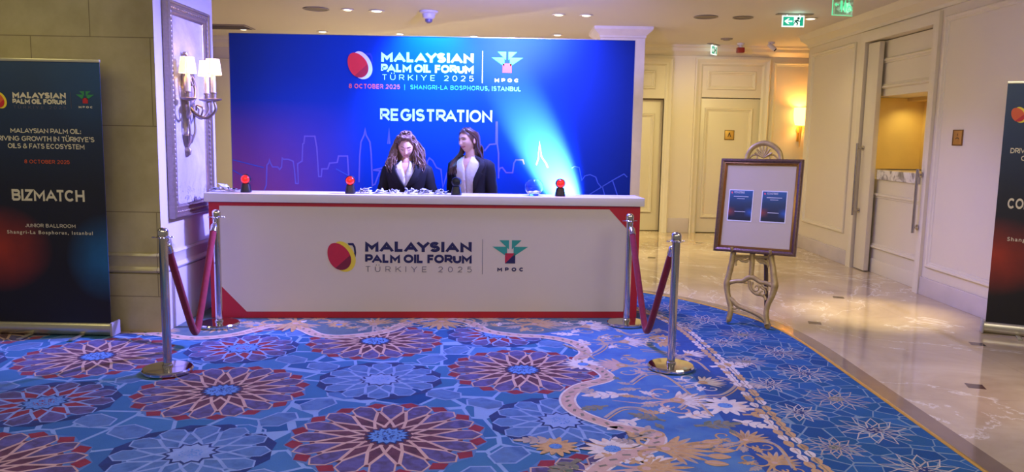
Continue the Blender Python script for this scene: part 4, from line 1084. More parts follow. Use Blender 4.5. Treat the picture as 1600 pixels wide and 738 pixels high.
for (dx, dy) in [(0.085, -0.14), (0.212, -0.02), (0.105, 0.14)]:
    q = MB(); L_ = math.hypot(dx, dy)
    pts = spline([(0.03, 0.0, 0.36), (0.03 + dx * 0.25, dy * 0.25, 0.30), (dx * 0.75, dy * 0.75, 0.275), (dx * 1.05, dy * 1.05, 0.33), (dx, dy, 0.395)], 7)
    q.tube(pts, 0.0095, 10); q.tube(spline([(dx * 0.55, dy * 0.55, 0.285), (dx * 0.62, dy * 0.62, 0.34), (dx * 0.42, dy * 0.42, 0.36), (dx * 0.40, dy * 0.40, 0.325)], 5), 0.007, 8)
    q.build('arm', M_SILV, sco)
    q = MB(); q.lathe([(0.0, 0.388), (0.016, 0.390), (0.050, 0.400), (0.056, 0.406), (0.050, 0.410), (0.018, 0.412), (0.018, 0.440), (0.022, 0.445), (0.022, 0.452), (0.0, 0.452)], 24, (dx, dy, 0)); q.build('drip_tray', M_SILV, sco)
    q = MB(); q.lathe([(0.0155, 0.452), (0.0155, 0.580), (0.0, 0.580)], 16, (dx, dy, 0)); q.build('candle_sleeve', M_CANDLE, sco)
    q = MB(); rings = []
    for z, r in ((0.572, 0.056), (0.580, 0.0555), (0.672, 0.044), (0.680, 0.0435)):
        rings.append([Vector((dx + (r + 0.0016 * (k % 2)) * math.cos(2 * PI * k / 56), dy + (r + 0.0016 * (k % 2)) * math.sin(2 * PI * k / 56), z)) for k in range(56)])
    q.rings(rings, 0, False, False)
    q.build('lamp_shade', M_SHADE, sco, smooth=0)
    p = sco.matrix_world @ Vector((dx, dy, 0.63)); point('wall_light_bulb', p, 1.5, (1.0, 0.70, 0.38), 0.025)

# ------------------------------------------------------------------ things on the counter
ZT = GZ + 1.0625
def on_counter(px, py, yl):                             # along the counter's local frame
    return CM0 @ Vector((LP(CM0, px, py, yl)[0], yl, 0))
M_BLK = mat('black plastic', '#15161c', 0.38, 0, 0.06, 20)
M_BLK2 = mat('black gloss glass', '#0c0d12', 0.08, 0, 0.06, 20)
def red_glow():
    s = NT('red glowing scan window'); co = s.coord()
    sx = s.n('ShaderNodeSeparateXYZ'); s.t.links.new(co, sx.inputs[0])
    s.fin(lin('#c01818'), 0.12)
    s.b.inputs['Emission Color'].default_value = (1.0, 0.03, 0.02, 1); s.b.inputs['Emission Strength'].default_value = 0.8
    return s.m
def scanner(label, px, py, red=True, rot=0.0):
    p = on_counter(px, py, 0.10)
    r = thing('barcode_scanner', label, 'scanner', (p.x, p.y, ZT), CROT + rot, group='desktop scanners on the counter')
    q = MB(); rg = []
    for z, wx, wy in [(0.0, 0.042, 0.040), (0.006, 0.044, 0.042), (0.02, 0.043, 0.040), (0.05, 0.037, 0.033), (0.070, 0.034, 0.030), (0.074, 0.028, 0.026)]:
        rg.append([Vector((wx * math.copysign(abs(math.cos(a)) ** 0.6, math.cos(a)), wy * math.copysign(abs(math.sin(a)) ** 0.6, math.sin(a)), z)) for a in [2 * PI * k / 28 for k in range(28)]])
    q.rings(rg); q.build('base', M_BLK, r)
    q = MB(); q.lathe([(0.0, 0), (0.022, 0), (0.022, 0.008), (0.0, 0.008)], 20, (0, 0, 0.072)); q.build('neck', M_BLK, r)
    q = MB(); M = Matrix.Rotation(PI / 2, 4, 'X')
    q.lathe([(0.0, -0.030), (0.026, -0.030), (0.039, -0.022), (0.0425, -0.006), (0.0425, 0.010), (0.038, 0.022), (0.033, 0.022), (0.033, 0.018), (0.0, 0.018)], 32, (0, 0, 0.112), 0, M); q.build('head', M_BLK, r)
    q = MB(); q.lathe([(0.036, 0.0195), (0.034, 0.028), (0.026, 0.036), (0.014, 0.041), (0.0, 0.0425)], 32, (0, 0, 0.112), 0, M); q.build('scan_window', red_glow() if red else M_BLK2, r)
    if red: point('scanner_red_light', (r.matrix_world @ Vector((0, -0.075, 0.115))), 0.25, (1.0, 0.03, 0.02), 0.015)
    return r
scanner('red-lit black scanner near the counter left end beside the badge pile', 384.5, 301)
scanner('red-lit black scanner left of the woman with pinned-up wavy hair', 547.5, 303)
scanner('unlit dark scanner standing before the woman in open blazer', 713, 306.5, red=False, rot=2.9)
scanner('red-lit black scanner at the far right, beside the glass bowl', 875, 308)

# name badges in crumpled plastic sleeves with cords
M_SLV = NT('clear plastic badge sleeve'); M_SLV = M_SLV.fin(M_SLV.mix(M_SLV.noise(30, 3), lin('#b4bcd8'), lin('#f0f2fa')), 0.12, 0.0)
M_CORD = mat('pale lanyard cord', '#c8cce0', 0.5, 0, 0.2, 40)
M_CLIP = mat('dark badge clip', '#343a52', 0.35, 0.3, 0.1, 20)
def badge_pile(label, px, py, w_, h_, n, seed, yl=0.14):
    p = on_counter(px, py, yl); rr = random.Random(seed)
    r = thing('badge_pile', label, 'badges', (p.x, p.y, ZT), CROT, group='piles of plastic name badges on the counter')
    for i in range(n):
        t = (i + 0.5) / n; q = MB(); cx = (t - 0.5) * w_ * 0.8; z0 = 0.003 + h_ * 0.75 * (1 - abs(2 * t - 1)) * rr.uniform(0.3, 1.0)
        a = rr.uniform(-0.6, 0.6); tilt = rr.uniform(-0.6, 0.6); bend = rr.uniform(0.004, 0.02); lw_, lh_ = rr.uniform(0.035, 0.05), rr.uniform(0.03, 0.045)
        rows = []
        for u in range(6):
            row = []
            for v in range(4):
                x = (u / 5 - 0.5) * 2 * lw_; y = (v / 3 - 0.5) * 2 * lh_
                z = z0 + bend * math.sin(u * 1.7 + seed + v) * 0.5 + (x * tilt + bend * (1 - (2 * u / 5 - 1) ** 2))
                xr, yr = x * math.cos(a) - y * math.sin(a), x * math.sin(a) + y * math.cos(a)
                row.append(Vector((cx + xr, yr * 0.8, max(0.002 + 0.0006 * i, z))))
            rows.append(row)
        q.rings(rows, 0, False, False, closed=False)
        o = q.build('badge_sleeve', M_SLV, r, smooth=0.3, fix=False)
        md = o.modifiers.new('thickness', 'SOLIDIFY'); md.thickness = 0.0012
        if i % 2 == 0:
            q = MB(); q.box(cx - 0.012, cx + 0.012, -0.006, 0.006, z0 + 0.012, z0 + 0.024, 0, 0.003); q.build('clip', M_CLIP, r)
    q = MB(); pts = [((t_ - 0.5) * w_ * 1.0 , rr.uniform(-0.05, 0.05), 0.006 + rr.random() * h_ * 0.8) for t_ in [k / 9 for k in range(10)]]
    q.tube(spline(pts, 5), 0.004, 6); q.build('lanyard_cord', M_CORD, r)
    return r
badge_pile('wide pile of plastic name badges at the far left end of the counter', 351, 301, 0.23, 0.050, 7, 1)
for i, (px, h_, lb_) in enumerate([(570, 0.045, 'leftmost small badge pile, just right of the second red scanner'), (594, 0.045, 'badge pile second from the left of the row before the wavy-haired woman'),
        (616, 0.045, 'badge pile third from the left of the row before the wavy-haired woman'), (640, 0.065, 'peaked badge pile in the middle, under the wavy-haired woman'),
        (665, 0.055, 'badge pile before the wavy-haired woman\'s right jacket edge in the photo'), (688, 0.030, 'flat rightmost badge pile, just left of the unlit scanner')]):
    badge_pile(lb_, px, 303.5 + (px - 570) * 0.02, 0.080, h_, 4, 10 + i)

# glass bowl with folded papers
M_GLASS = NT('clear glass'); M_GLASS.b.inputs['Transmission Weight'].default_value = 1.0; M_GLASS.b.inputs['IOR'].default_value = 1.2
M_GLASS = M_GLASS.fin(M_GLASS.mix(M_GLASS.noise(5, 2), (0.97, 0.985, 1), (1, 1, 1)), 0.0)
p = on_counter(834, 306, 0.14)
bowl = thing('glass_bowl', 'round clear glass bowl between the unlit scanner and the rightmost red one', 'bowl', (p.x, p.y, ZT), CROT)
q = MB(); R_ = 0.082; pr_ = []
for k in range(22):
    a = -PI / 2 + 0.55 + (PI - 0.55 - 0.62) * k / 21; pr_.append((R_ * math.cos(a), 0.078 + R_ * math.sin(a) * 0.93))
inn = [(r_ - 0.003, z_ + (0.003 if z_ < 0.03 else 0)) for r_, z_ in reversed(pr_)]
q.lathe([(0.0, 0.002), (0.040, 0.002), (0.042, 0.006)] + pr_ + inn + [(0.0, 0.014)], 48); q.build('bowl_glass', M_GLASS, bowl)
M_PAPER = mat('white paper', '#e8e6ee', 0.6, 0, 0.05, 10)
for i, (dx, dy, dz, a, lb_) in enumerate([(-0.030, 0.005, 0.030, 0.3, 'folded white paper slip at the left inside the glass bowl'), (0.000, -0.018, 0.034, -0.5, 'folded white paper slip in the middle of the glass bowl'), (0.032, 0.004, 0.036, 0.9, 'folded white paper slip standing up at the right inside the glass bowl')]):
    r = MB(); s_ = 0.026
    r.rings([[Vector((-s_, -0.022, 0.0)), Vector((-s_ * 0.2, -0.022, 0.012)), Vector((s_, -0.022, 0.002))], [Vector((-s_, 0.018, 0.006)), Vector((0.0, 0.018, 0.018)), Vector((s_, 0.018, 0.008))]], 0, False, False, closed=False)
    o = r.build('folded_paper', M_PAPER, None, smooth=0, fix=False); md = o.modifiers.new('thickness', 'SOLIDIFY'); md.thickness = 0.0012
    o.matrix_world = bowl.matrix_world @ Matrix.Translation((dx, dy, dz - 0.008)) @ Matrix.Rotation(a, 4, 'Z') @ Matrix.Rotation(0.25 * (i - 1), 4, 'Y')
    tag(o, lb_, 'paper', 'paper slips in the glass bowl')

# ------------------------------------------------------------------ easel with framed notice board
EY, ER, EROL = 0.571, 0.181, 0.0162
u_ = Vector((math.cos(EY), -math.sin(EY), 0)); n_v = Vector((-math.sin(EY), -math.cos(EY), 0))
up_ = Vector((0, 0, 1)) * math.cos(ER) - n_v * math.sin(ER)
u2 = u_ * math.cos(EROL) + up_ * math.sin(EROL); up2 = -u_ * math.sin(EROL) + up_ * math.cos(EROL)
ctr = Vector((2.088, 6.75, 1.0316)); nrm_ = u2.cross(up2)          # points back
def basis(o, a, b, c):
    M = Matrix.Identity(4)
    for i in range(3): M[i][0] = a[i]; M[i][1] = b[i]; M[i][2] = c[i]; M[i][3] = o[i]
    return M
EB = basis(ctr, u2, nrm_ if nrm_.dot(n_v) < 0 else -nrm_, up2)       # local y runs away from the viewer
BWD, BHT = 0.694, 0.812
nb = thing('notice_board', 'framed pale notice board with two blue sheets standing on the carved gold easel', 'notice board', M=EB)
M_FRB = NT('bronze carved frame'); _n = M_FRB.noise(70, 3); M_FRB.bump(_n, 0.6, 0.004)
M_FRB = M_FRB.fin(M_FRB.mix(_n, lin('#4a342c'), lin('#8a6a58')), 0.32, 0.55)
M_FRG = mat('gold frame lip', '#a5793e', 0.3, 0.8, 0.15, 40)
FR = dict(u=(1, 0, 0), v=(0, 0, 1), nrm=(0, -1, 0))
q = MB(); q.frame((0, 0.02, 0), x0=-BWD / 2, x1=BWD / 2, z0=-BHT / 2, z1=BHT / 2, prof=[(0, -0.01), (0, 0.026), (0.006, 0.034), (0.018, 0.036), (0.03, 0.028), (0.036, 0.024), (0.036, 0.0)], **FR); q.build('frame', M_FRB, nb)
q = MB(); q.frame((0, 0.02, 0), x0=-BWD / 2 + 0.035, x1=BWD / 2 - 0.035, z0=-BHT / 2 + 0.035, z1=BHT / 2 - 0.035, prof=[(0, 0.0), (0, 0.026), (0.005, 0.028), (0.010, 0.016), (0.016, 0.018), (0.021, 0.010), (0.021, 0.0)], **FR); q.build('gold_lip', M_FRG, nb)
q = MB(); q.box(-BWD / 2 + 0.045, BWD / 2 - 0.045, 0.012, 0.022, -BHT / 2 + 0.045, BHT / 2 - 0.045); q.build('board', mat('pale board paper', '#c6b698', 0.6, 0, 0.02, 3), nb)
def EP_(x, y, yl=0.011): return LP(EB, x, y, yl)
def sheet_print(name, x0, x1, z0, z1):
    s = NT(name); co = s.coord(); sx = s.n('ShaderNodeSeparateXYZ'); s.t.links.new(co, sx.inputs[0])
    gz = s.math('DIVIDE', s.math('SUBTRACT', sx.outputs[2], z0), z1 - z0); gx = s.math('DIVIDE', s.math('SUBTRACT', sx.outputs[0], x0), x1 - x0)
    base = s.ramp(gz, [(0.0, lin('#141a28')), (0.35, lin('#222c42')), (0.6, lin('#26405c')), (1.0, lin('#2e6298'))])
    dz = s.math('SUBTRACT', 1.0, s.math('MULTIPLY', s.math('ABSOLUTE', s.math('SUBTRACT', gz, 0.30)), 6.0), clamp=True)
    l_ = s.math('MULTIPLY', dz, s.math('SUBTRACT', 1.0, s.math('MULTIPLY', gx, 3.0), clamp=True)); r_ = s.math('MULTIPLY', dz, s.math('SUBTRACT', 1.0, s.math('MULTIPLY', s.math('SUBTRACT', 1.0, gx), 3.0), clamp=True))
    col = s.mix(l_, base, lin('#a04434')); col = s.mix(r_, col, lin('#2c68b8'))
    return s.fin(col, 0.45)
for k, (xl, yt, xr, yb) in enumerate([(1139.5, 296, 1175, 347), (1190.5, 298, 1228, 349.5)]):
    a = EP_(xl, yt); b = EP_(xr + (-2 if k == 0 else -2), yb)
    x0, x1, z0, z1 = min(a[0], b[0]) + 0.004, max(a[0], b[0]) + 0.004, min(a[1], b[1]), max(a[1], b[1])
    q = MB(); q.box(x0, x1, 0.0095, 0.0115, z0, z1); sh = q.build('notice_sheet', M_PAPER, nb, smooth=0)
    mg = 0.007
    q = MB(); q.box(x0 + mg, x1 - mg, 0.0088, 0.0096, z0 + mg * 1.3, z1 - mg); q.build('print', sheet_print('notice print %s' % 'ab'[k], x0, x1, z0, z1), sh, smooth=0)
    w1 = x1 - x0; h1 = z1 - z0; xm = (x0 + x1) / 2
    for (tx, cx, cz, ww, cap_, m_) in [('MALAYSIAN', -0.08, 0.42, 0.42, 0.026, M_WPR), ('PALM OIL FORUM', -0.08, 0.385, 0.42, 0.024, M_WPR)]:
        block_text(tx, xm + cx * w1 - ww * w1 / 2, (z0 + z1) / 2 + cz * h1, ww * w1, cap_ * h1, m_, 0.22, 0.14, 0.0084, sh)
    q = MB(); q.box(xm - 0.30 * w1, xm + 0.30 * w1, 0.0083, 0.0087, z0 + 0.775 * h1, z0 + 0.792 * h1); q.box(xm - 0.16 * w1, xm + 0.16 * w1, 0.0083, 0.0087, z0 + 0.71 * h1, z0 + 0.722 * h1); q.box(xm - 0.22 * w1, xm + 0.22 * w1, 0.0083, 0.0087, z0 + 0.30 * h1, z0 + 0.315 * h1)
    q.build('text_line', M_WPR, sh, smooth=0)
    q = MB(); q.prism(ell(xm - 0.38 * w1, z0 + 0.90 * h1, 0.032 * w1, 0.032 * h1, 0.3, 16), 0.0080, 0.0088, 0); q.build('fruit_emblem', M_CORAL, sh, smooth=0)

# the easel itself, traced in its own leaning plane just behind the board
EB2 = EB.copy()
easel = thing('easel', 'carved pale gold easel with scrolled legs standing at the carpet edge', 'easel', M=Matrix.Translation((2.0, 6.58, 0)) @ Matrix.Rotation(-EY, 4, 'Z'))
EI = easel.matrix_world.inverted()
YE = 0.055
def EZ(px, py, dy=0.0):
    x, z = LP(EB, px, py, YE + dy); return EI @ (EB @ Vector((x, YE + dy, z)))
def C8(X, Y, dy=0.0): return EZ(1130 + X / 4.92, 380 + Y / 4.92, dy)
M_GILT = NT('worn pale gilt wood'); _n = M_GILT.noise(26, 4); M_GILT.bump(_n, 0.3, 0.004)
M_GILT = M_GILT.fin(M_GILT.mix(_n, lin('#94783e'), lin('#d6bb7a')), 0.42, 0.25)
def etube(name, pts, rad, seg=12, n=6):
    P = spline(pts, n); m = len(P)
    P = [Vector((p.x, p.y, max(p.z, GZ + 0.034))) for p in P]
    if hasattr(rad, '__len__'):
        rs = []
        for i in range(m):
            t = i / (m - 1) * (len(rad) - 1); k = min(int(t), len(rad) - 2); rs.append(rad[k] + (rad[k + 1] - rad[k]) * (t - k))
    else: rs = [rad] * m
    rs = [v * 1.18 for v in rs]
    q = MB(); q.tube(P, rs, seg); return q
etube('leg', [EZ(1160, 262), EZ(1150, 330), C8(80, 60), C8(62, 170), C8(42, 255), C8(30, 310), C8(32, 370), C8(45, 440), C8(58, 500), C8(50, 560), C8(36, 612), C8(24, 640)], [0.016, 0.018, 0.021, 0.022, 0.022, 0.026, 0.021, 0.020, 0.021, 0.020, 0.022, 0.024]).build('leg', M_GILT, easel)
etube('leg', [EZ(1226, 262), EZ(1215, 330), C8(372, 60), C8(382, 190), C8(392, 280), C8(396, 330), C8(378, 400), C8(345, 470), C8(330, 540), C8(334, 600), C8(340, 650), C8(336, 684)], [0.016, 0.018, 0.021, 0.022, 0.024, 0.027, 0.021, 0.020, 0.020, 0.021, 0.024, 0.026]).build('leg', M_GILT, easel)
etube('centre_stile', [EZ(1193, 250), EZ(1184, 330), C8(228, 60), C8(222, 160), C8(214, 262)], [0.014, 0.016, 0.020, 0.020, 0.018]).build('centre_stile', M_GILT, easel)
etube('rail', [C8(36, 312), C8(60, 300), C8(110, 292), C8(150, 292), C8(182, 272), C8(212, 262), C8(244, 272), C8(285, 300), C8(330, 308), C8(372, 326), C8(392, 345)], [0.016, 0.017, 0.015, 0.016, 0.018, 0.020, 0.018, 0.016, 0.015, 0.017, 0.016]).build('rail', M_GILT, easel)
etube('brace', [C8(42, 420), C8(70, 440), C8(110, 480), C8(160, 505), C8(220, 530), C8(280, 560), C8(318, 590), C8(338, 620)], [0.016, 0.017, 0.018, 0.016, 0.015, 0.016, 0.018, 0.018]).build('brace', M_GILT, easel)
q = etube('s', [C8(200, 290), C8(205, 335), C8(222, 368), C8(255, 392), C8(295, 400), C8(318, 415), C8(326, 440)], [0.012, 0.012, 0.011, 0.011, 0.010, 0.009, 0.012])
for pts in [[(228, 300), (222, 335), (240, 365), (268, 362), (272, 338), (252, 328), (244, 345)], [(285, 330), (300, 350), (320, 360), (326, 388), (306, 398)], [(300, 320), (312, 338), (336, 345), (340, 365)], [(270, 395), (288, 375), (305, 372)], [(60, 480), (85, 505), (110, 500), (125, 515)], [(60, 500), (80, 525), (105, 528)]]:
    P = spline([C8(a, b, -0.008) for a, b in pts], 5); q.tube(P, [0.010 * (1 - 0.5 * i / len(P)) for i in range(len(P))], 8)
q.build('scroll_carving', M_GILT, easel)
q = MB()
for sg, pts in enumerate([[(92, 108), (120, 122), (150, 140), (185, 132), (205, 112)], [(100, 175), (98, 140), (118, 120), (150, 112), (180, 118)], [(140, 105), (150, 130), (172, 145), (196, 138)], [(245, 112), (270, 138), (300, 152), (330, 140), (350, 118)], [(345, 190), (340, 155), (318, 135), (285, 125), (255, 120)], [(285, 112), (295, 140), (322, 158), (345, 165)]]):
    P = spline([C8(a, b, -0.004) for a, b in pts], 5); q.tube(P, [0.011 * (0.55 + 0.45 * math.sin(PI * i / (len(P) - 1))) for i in range(len(P))], 8)
q.tube([C8(82, 98), C8(375, 112)], 0.012, 8)
q.build('apron_carving', M_GILT, easel)
for px, py in ((1143.5, 391), (1203.5, 396.5)):
    a = EZ(px, py + 4); b = EZ(px, py - 1, -0.10); q = MB()
    q.tube(spline([a, a.lerp(b, 0.55), b, b + Vector((0, -0.004, 0.022))], 5), [0.010] * 10 + [0.012] * 6, 10); q.build('peg', M_GILT, easel)
# crest above the board
q = etube('c', [EZ(1166, 250), EZ(1170, 239), EZ(1176, 231), EZ(1185, 226), EZ(1194, 224), EZ(1204, 226), EZ(1213, 232), EZ(1219, 240), EZ(1221, 251)], [0.016, 0.017, 0.018, 0.019, 0.020, 0.019, 0.018, 0.017, 0.016])
q.build('crest', M_GILT, easel)
q = MB()
for k in range(7):
    a = math.radians(25 + 130 * k / 6); c0 = EZ(1193, 247)
    tip = EZ(1193 + 15 * math.cos(a), 247 - 19 * math.sin(a), -0.012); q.tube([c0, c0.lerp(tip, 0.5), tip], [0.006, 0.010, 0.007], 8)
for sg in (-1, 1): q.tube(spline([EZ(1193 + sg * 24, 250), EZ(1193 + sg * 17, 243), EZ(1193 + sg * 10, 243), EZ(1193 + sg * 10, 249)], 5), 0.007, 8)
q.build('crest_shell', M_GILT, easel)
q = MB(); h0 = EZ(1196, 262, 0.03); ft = EI @ Vector((2.25, 6.84, 0.032))
q.tube([h0, h0.lerp(ft, 0.5), ft], [0.016, 0.019, 0.018], 10); q.build('back_leg', mat('dark stained wood strut', '#5a4638', 0.5, 0, 0.15, 20), easel)
# ------------------------------------------------------------------ ceiling fixtures
M_LENS = emit('lit downlight lens', '#fff2d8', 5.0)
M_RINGW = mat('white downlight ring', '#d8cfc2', 0.4, 0, 0.03, 10)
M_GRILLE = mat('grey ceiling grille', '#8c8076', 0.5, 0, 0.1, 40)
def downlight(px, py, label, lit=True, r=0.075, power=26):
    p = FL(px, py, CEIL)
    t = thing('ceiling_downlight', label, 'ceiling light', (p.x, p.y, CEIL), group='recessed ceiling downlights')
    q = MB(); q.lathe([(r * 0.72, -0.001), (r, -0.002), (r + 0.012, -0.006), (r + 0.010, -0.012), (r * 0.78, -0.012), (r * 0.72, -0.004)], 32, cap=False); q.build('trim_ring', M_RINGW, t)
    q = MB(); q.lathe([(0.0, -0.003), (r * 0.74, -0.003), (r * 0.6, -0.014), (0.0, -0.018)], 32); q.build('lens', M_LENS, t)
    spot('downlight', (p.x, p.y, CEIL - 0.03), (p.x, p.y, 0), power, WARM, 110, 1.0, 0.05)
    return t
downlight(380, 45, 'lit downlight at far left above backdrop corner, beside the ceiling slot vent')
downlight(504, 49, 'lit downlight just above the left third of the blue backdrop')
downlight(625, 52.5, 'lit downlight just above the backdrop over the fruit emblem')
downlight(588.5, 16.5, 'brightest downlight high on the ceiling, left of the white dome detector', r=0.09)
downlight(543, 14.5, 'dimmer downlight immediately left of the brightest one high on the ceiling', r=0.07, power=8)
downlight(740.5, 56, 'lit downlight low over the middle of the blue backdrop')
downlight(816.5, 59.5, 'small lit downlight low above the leaf emblem of the backdrop', r=0.06)
downlight(871, 54, 'lit downlight just left of the stone pillar capital', power=8)
downlight(873, 22.5, 'left one of the pair of lit downlights high on ceiling right of centre')
downlight(916, 23.5, 'right one of the pair of lit downlights high on ceiling right of centre')
downlight(1266.5, 28.5, 'lit downlight just right of the green exit sign')
def grille(px, py, label, r, name='ceiling_speaker'):
    p = FL(px, py, CEIL)
    t = thing(name, label, 'ceiling speaker', (p.x, p.y, CEIL), group='round ceiling speakers')
    q = MB(); q.lathe([(r * 0.86, -0.002), (r, -0.003), (r + 0.006, -0.010), (r * 0.9, -0.014), (r * 0.86, -0.008)], 36, cap=False); q.build('rim', M_GRILLE, t)
    q = MB(); q.lathe([(0.0, -0.009), (r * 0.6, -0.009), (r * 0.88, -0.006)], 36, cap=False); q.build('mesh_cover', mat('dark speaker mesh', '#75695e', 0.6, 0, 0.12, 90), t)
grille(494, 13.5, 'round grey ceiling speaker left of the two downlights high on ceiling', 0.16)
grille(1103, 26, 'left larger round ceiling speaker between pillar capital and exit sign', 0.15)
grille(1161, 27, 'right round ceiling speaker, nearest to the green exit sign', 0.125)
# slot vent at the left
p = FL(362, 41.5, CEIL)
v = thing('ceiling_vent', 'dark slot vent in the ceiling above the backdrop left corner', 'vent', (p.x, p.y, CEIL))
q = MB(); q.box(-0.75, 0.28, -0.25, 0.25, -0.012, -0.001, 0, 0.004); q.build('frame', M_GRILLE, v)
for k in range(5):
    q = MB(); q.box(-0.70, 0.24, -0.19 + k * 0.085, -0.15 + k * 0.085, -0.020, -0.012, 0); q.build('slat', mat('dark vent slat', '#5f564e', 0.6, 0, 0.1, 20), v)
# dome detector
p = FL(670, 17.5, CEIL)
d = thing('smoke_detector', 'white dome detector hanging from the ceiling above the backdrop', 'detector', (p.x, p.y, CEIL))
M_WPLA = mat('white plastic', '#cfcad6', 0.4, 0, 0.03, 10)
q = MB(); q.lathe([(0.0, -0.001), (0.12, -0.001), (0.12, -0.018), (0.095, -0.035), (0.0, -0.035)], 32); q.build('base', M_WPLA, d)
q = MB(); q.lathe([(0.0, -0.035), (0.085, -0.036), (0.075, -0.085), (0.055, -0.10), (0.0, -0.10)], 32); q.build('housing', M_WPLA, d)
q = MB(); q.lathe([(0.0, -0.099), (0.05, -0.10), (0.044, -0.135), (0.02, -0.15), (0.0, -0.152)], 32); q.build('sensor', mat('grey sensor dome', '#6f6a90', 0.3, 0, 0.05, 20), d)

# exit sign with arrow and running figure
M_EXW = emit('lit white sign face', '#e8fff6', 1.0); M_EXG = emit('lit green sign print', '#069a7c', 0.75); M_EXD = mat('dark green sign print', '#0c4a44', 0.5)
def exit_sign(label, px, py, w_, h_, rot, drop):
    p = FL(px, py, CEIL - drop)
    t = thing('exit_sign', label, 'exit sign', (p.x, p.y, CEIL), rot, group='hanging green exit signs')
    q = MB(); q.box(-w_ * 0.75, w_ * 0.85, -0.05, 0.05, -0.012, -0.001, 0, 0.003); q.build('ceiling_plate', M_GRILLE, t)
    z1 = -0.02; z0 = z1 - h_
    q = MB(); q.box(-w_ / 2, w_ / 2, -0.008, 0.008, z0, z1, 0, 0.002); q.box(-w_ * 0.3, -w_ * 0.26, -0.004, 0.004, z1, -0.012); q.box(w_ * 0.26, w_ * 0.3, -0.004, 0.004, z1, -0.012); q.build('sign_face', M_EXW, t)
    y = -0.0082; sx_ = lambda a: (a - 0.5) * w_; sz = lambda b: z0 + b * h_
    def pl(pts, m, nm, k=0):
        q = MB(); q.prism([(sx_(a), sz(b)) for a, b in pts], y - 0.0008 - k * 0.0006, y, 0); return q.build(nm, m, t, smooth=0)
    pl([(0.05, 0.10), (0.53, 0.10), (0.53, 0.88), (0.05, 0.88)], M_EXG, 'green_field')
    pl([(0.10, 0.49), (0.27, 0.74), (0.34, 0.74), (0.24, 0.55), (0.46, 0.55), (0.46, 0.43), (0.24, 0.43), (0.34, 0.24), (0.27, 0.24)], M_EXW, 'arrow', 1)
    pl([(0.80, 0.10), (0.95, 0.10), (0.95, 0.88), (0.85, 0.88), (0.80, 0.6)], M_EXG, 'doorway')
    # running figure
    pl([(0.62, 0.62), (0.70, 0.66), (0.77, 0.54), (0.84, 0.54), (0.84, 0.48), (0.74, 0.46), (0.71, 0.52), (0.68, 0.44), (0.74, 0.36), (0.70, 0.14), (0.645, 0.14), (0.67, 0.32), (0.60, 0.40), (0.55, 0.22), (0.53, 0.18), (0.53, 0.28), (0.57, 0.50), (0.60, 0.56), (0.56, 0.50), (0.54, 0.58)], M_EXD, 'running_figure')
    q = MB(); q.prism(ell(sx_(0.73), sz(0.76), 0.016 * w_ / 0.27, 0.016 * w_ / 0.27, 0, 14), y - 0.0014, y, 0); q.build('figure_head', M_EXD, t, smooth=0)
    return t
e1 = exit_sign('large lit green exit sign with white arrow hanging near the top right', 1239, 33.5, 0.275, 0.138, 0.0, 0.09)
e2 = exit_sign('small distant green exit sign turned side-on above the closed door', 1115.5, 79, 0.24, 0.15, 0.95, 0.10)
pw = e1.matrix_world @ Vector((0, -0.12, -0.09)); point('exit_sign_glow', pw, 0.4, (0.5, 1.0, 0.85), 0.05)
# hanging glass toilet sign lit green at its edges
p = AY(1317, 8, 7.5)
g = thing('restroom_sign', 'hanging clear glass restroom sign with green lit pictograms at the top edge', 'sign', (p.x, 7.5, 0), 0.25)
zb = 2.745
M_GRNGL = emit('green lit etching', '#5ee8a0', 0.9)
s = NT('green tinted sign glass'); s.b.inputs['Transmission Weight'].default_value = 0.9; s.b.inputs['Alpha'].default_value = 0.45
M_SGL = s.fin(s.mix(s.noise(5, 2), lin('#8fd8a8'), lin('#a8e8bc')), 0.05)
q = MB(); q.box(-0.105, 0.105, -0.004, 0.004, zb, zb + 0.22); q.build('glass_panel', M_SGL, g, smooth=0)
q = MB(); q.box(-0.107, 0.107, -0.0045, 0.0045, zb - 0.004, zb); q.box(-0.109, -0.105, -0.0045, 0.0045, zb - 0.004, zb + 0.22); q.build('lit_edge', M_GRNGL, g, smooth=0)
q = MB(); yy = -0.0046
def gp(pts): q.prism([(a, zb + b) for a, b in pts], yy - 0.0006, yy, 0)
gp([(-0.09, 0.092), (-0.07, 0.112), (-0.07, 0.098), (-0.045, 0.098), (-0.045, 0.086), (-0.07, 0.086), (-0.07, 0.072)])
gp([(-0.03, 0.05), (-0.018, 0.05), (-0.018, 0.03), (-0.006, 0.03), (-0.006, 0.13), (-0.03, 0.13)]); q.prism(ell(-0.018, zb + 0.145, 0.011, 0.011, 0, 12), yy - 0.0006, yy)
gp([(0.004, 0.07), (0.014, 0.07), (0.014, 0.03), (0.028, 0.03), (0.028, 0.07), (0.038, 0.07), (0.026, 0.13), (0.016, 0.13)]); q.prism(ell(0.021, zb + 0.145, 0.011, 0.011, 0, 12), yy - 0.0006, yy)
o_ = ell(0.068, zb + 0.062, 0.028, 0.028, 0, 20); i_ = ell(0.068, zb + 0.062, 0.021, 0.021, 0, 20)
for k in range(3, 20):
    q.prism([o_[k], o_[(k + 1) % 20], i_[(k + 1) % 20], i_[k]], yy - 0.0006, yy)
gp([(0.056, 0.062), (0.064, 0.062), (0.064, 0.125), (0.056, 0.125)]); gp([(0.064, 0.084), (0.086, 0.084), (0.098, 0.045), (0.090, 0.043), (0.080, 0.076), (0.064, 0.076)]); q.prism(ell(0.060, zb + 0.145, 0.011, 0.011, 0, 12), yy - 0.0006, yy)
q.build('pictograms', M_GRNGL, g, smooth=0)
for x in (-0.07, 0.07):
    q = MB(); q.tube([(x, 0, zb + 0.21), (x, 0, CEIL - 0.002)], 0.005, 8); q.build('hanger_rod', M_STEEL, g)

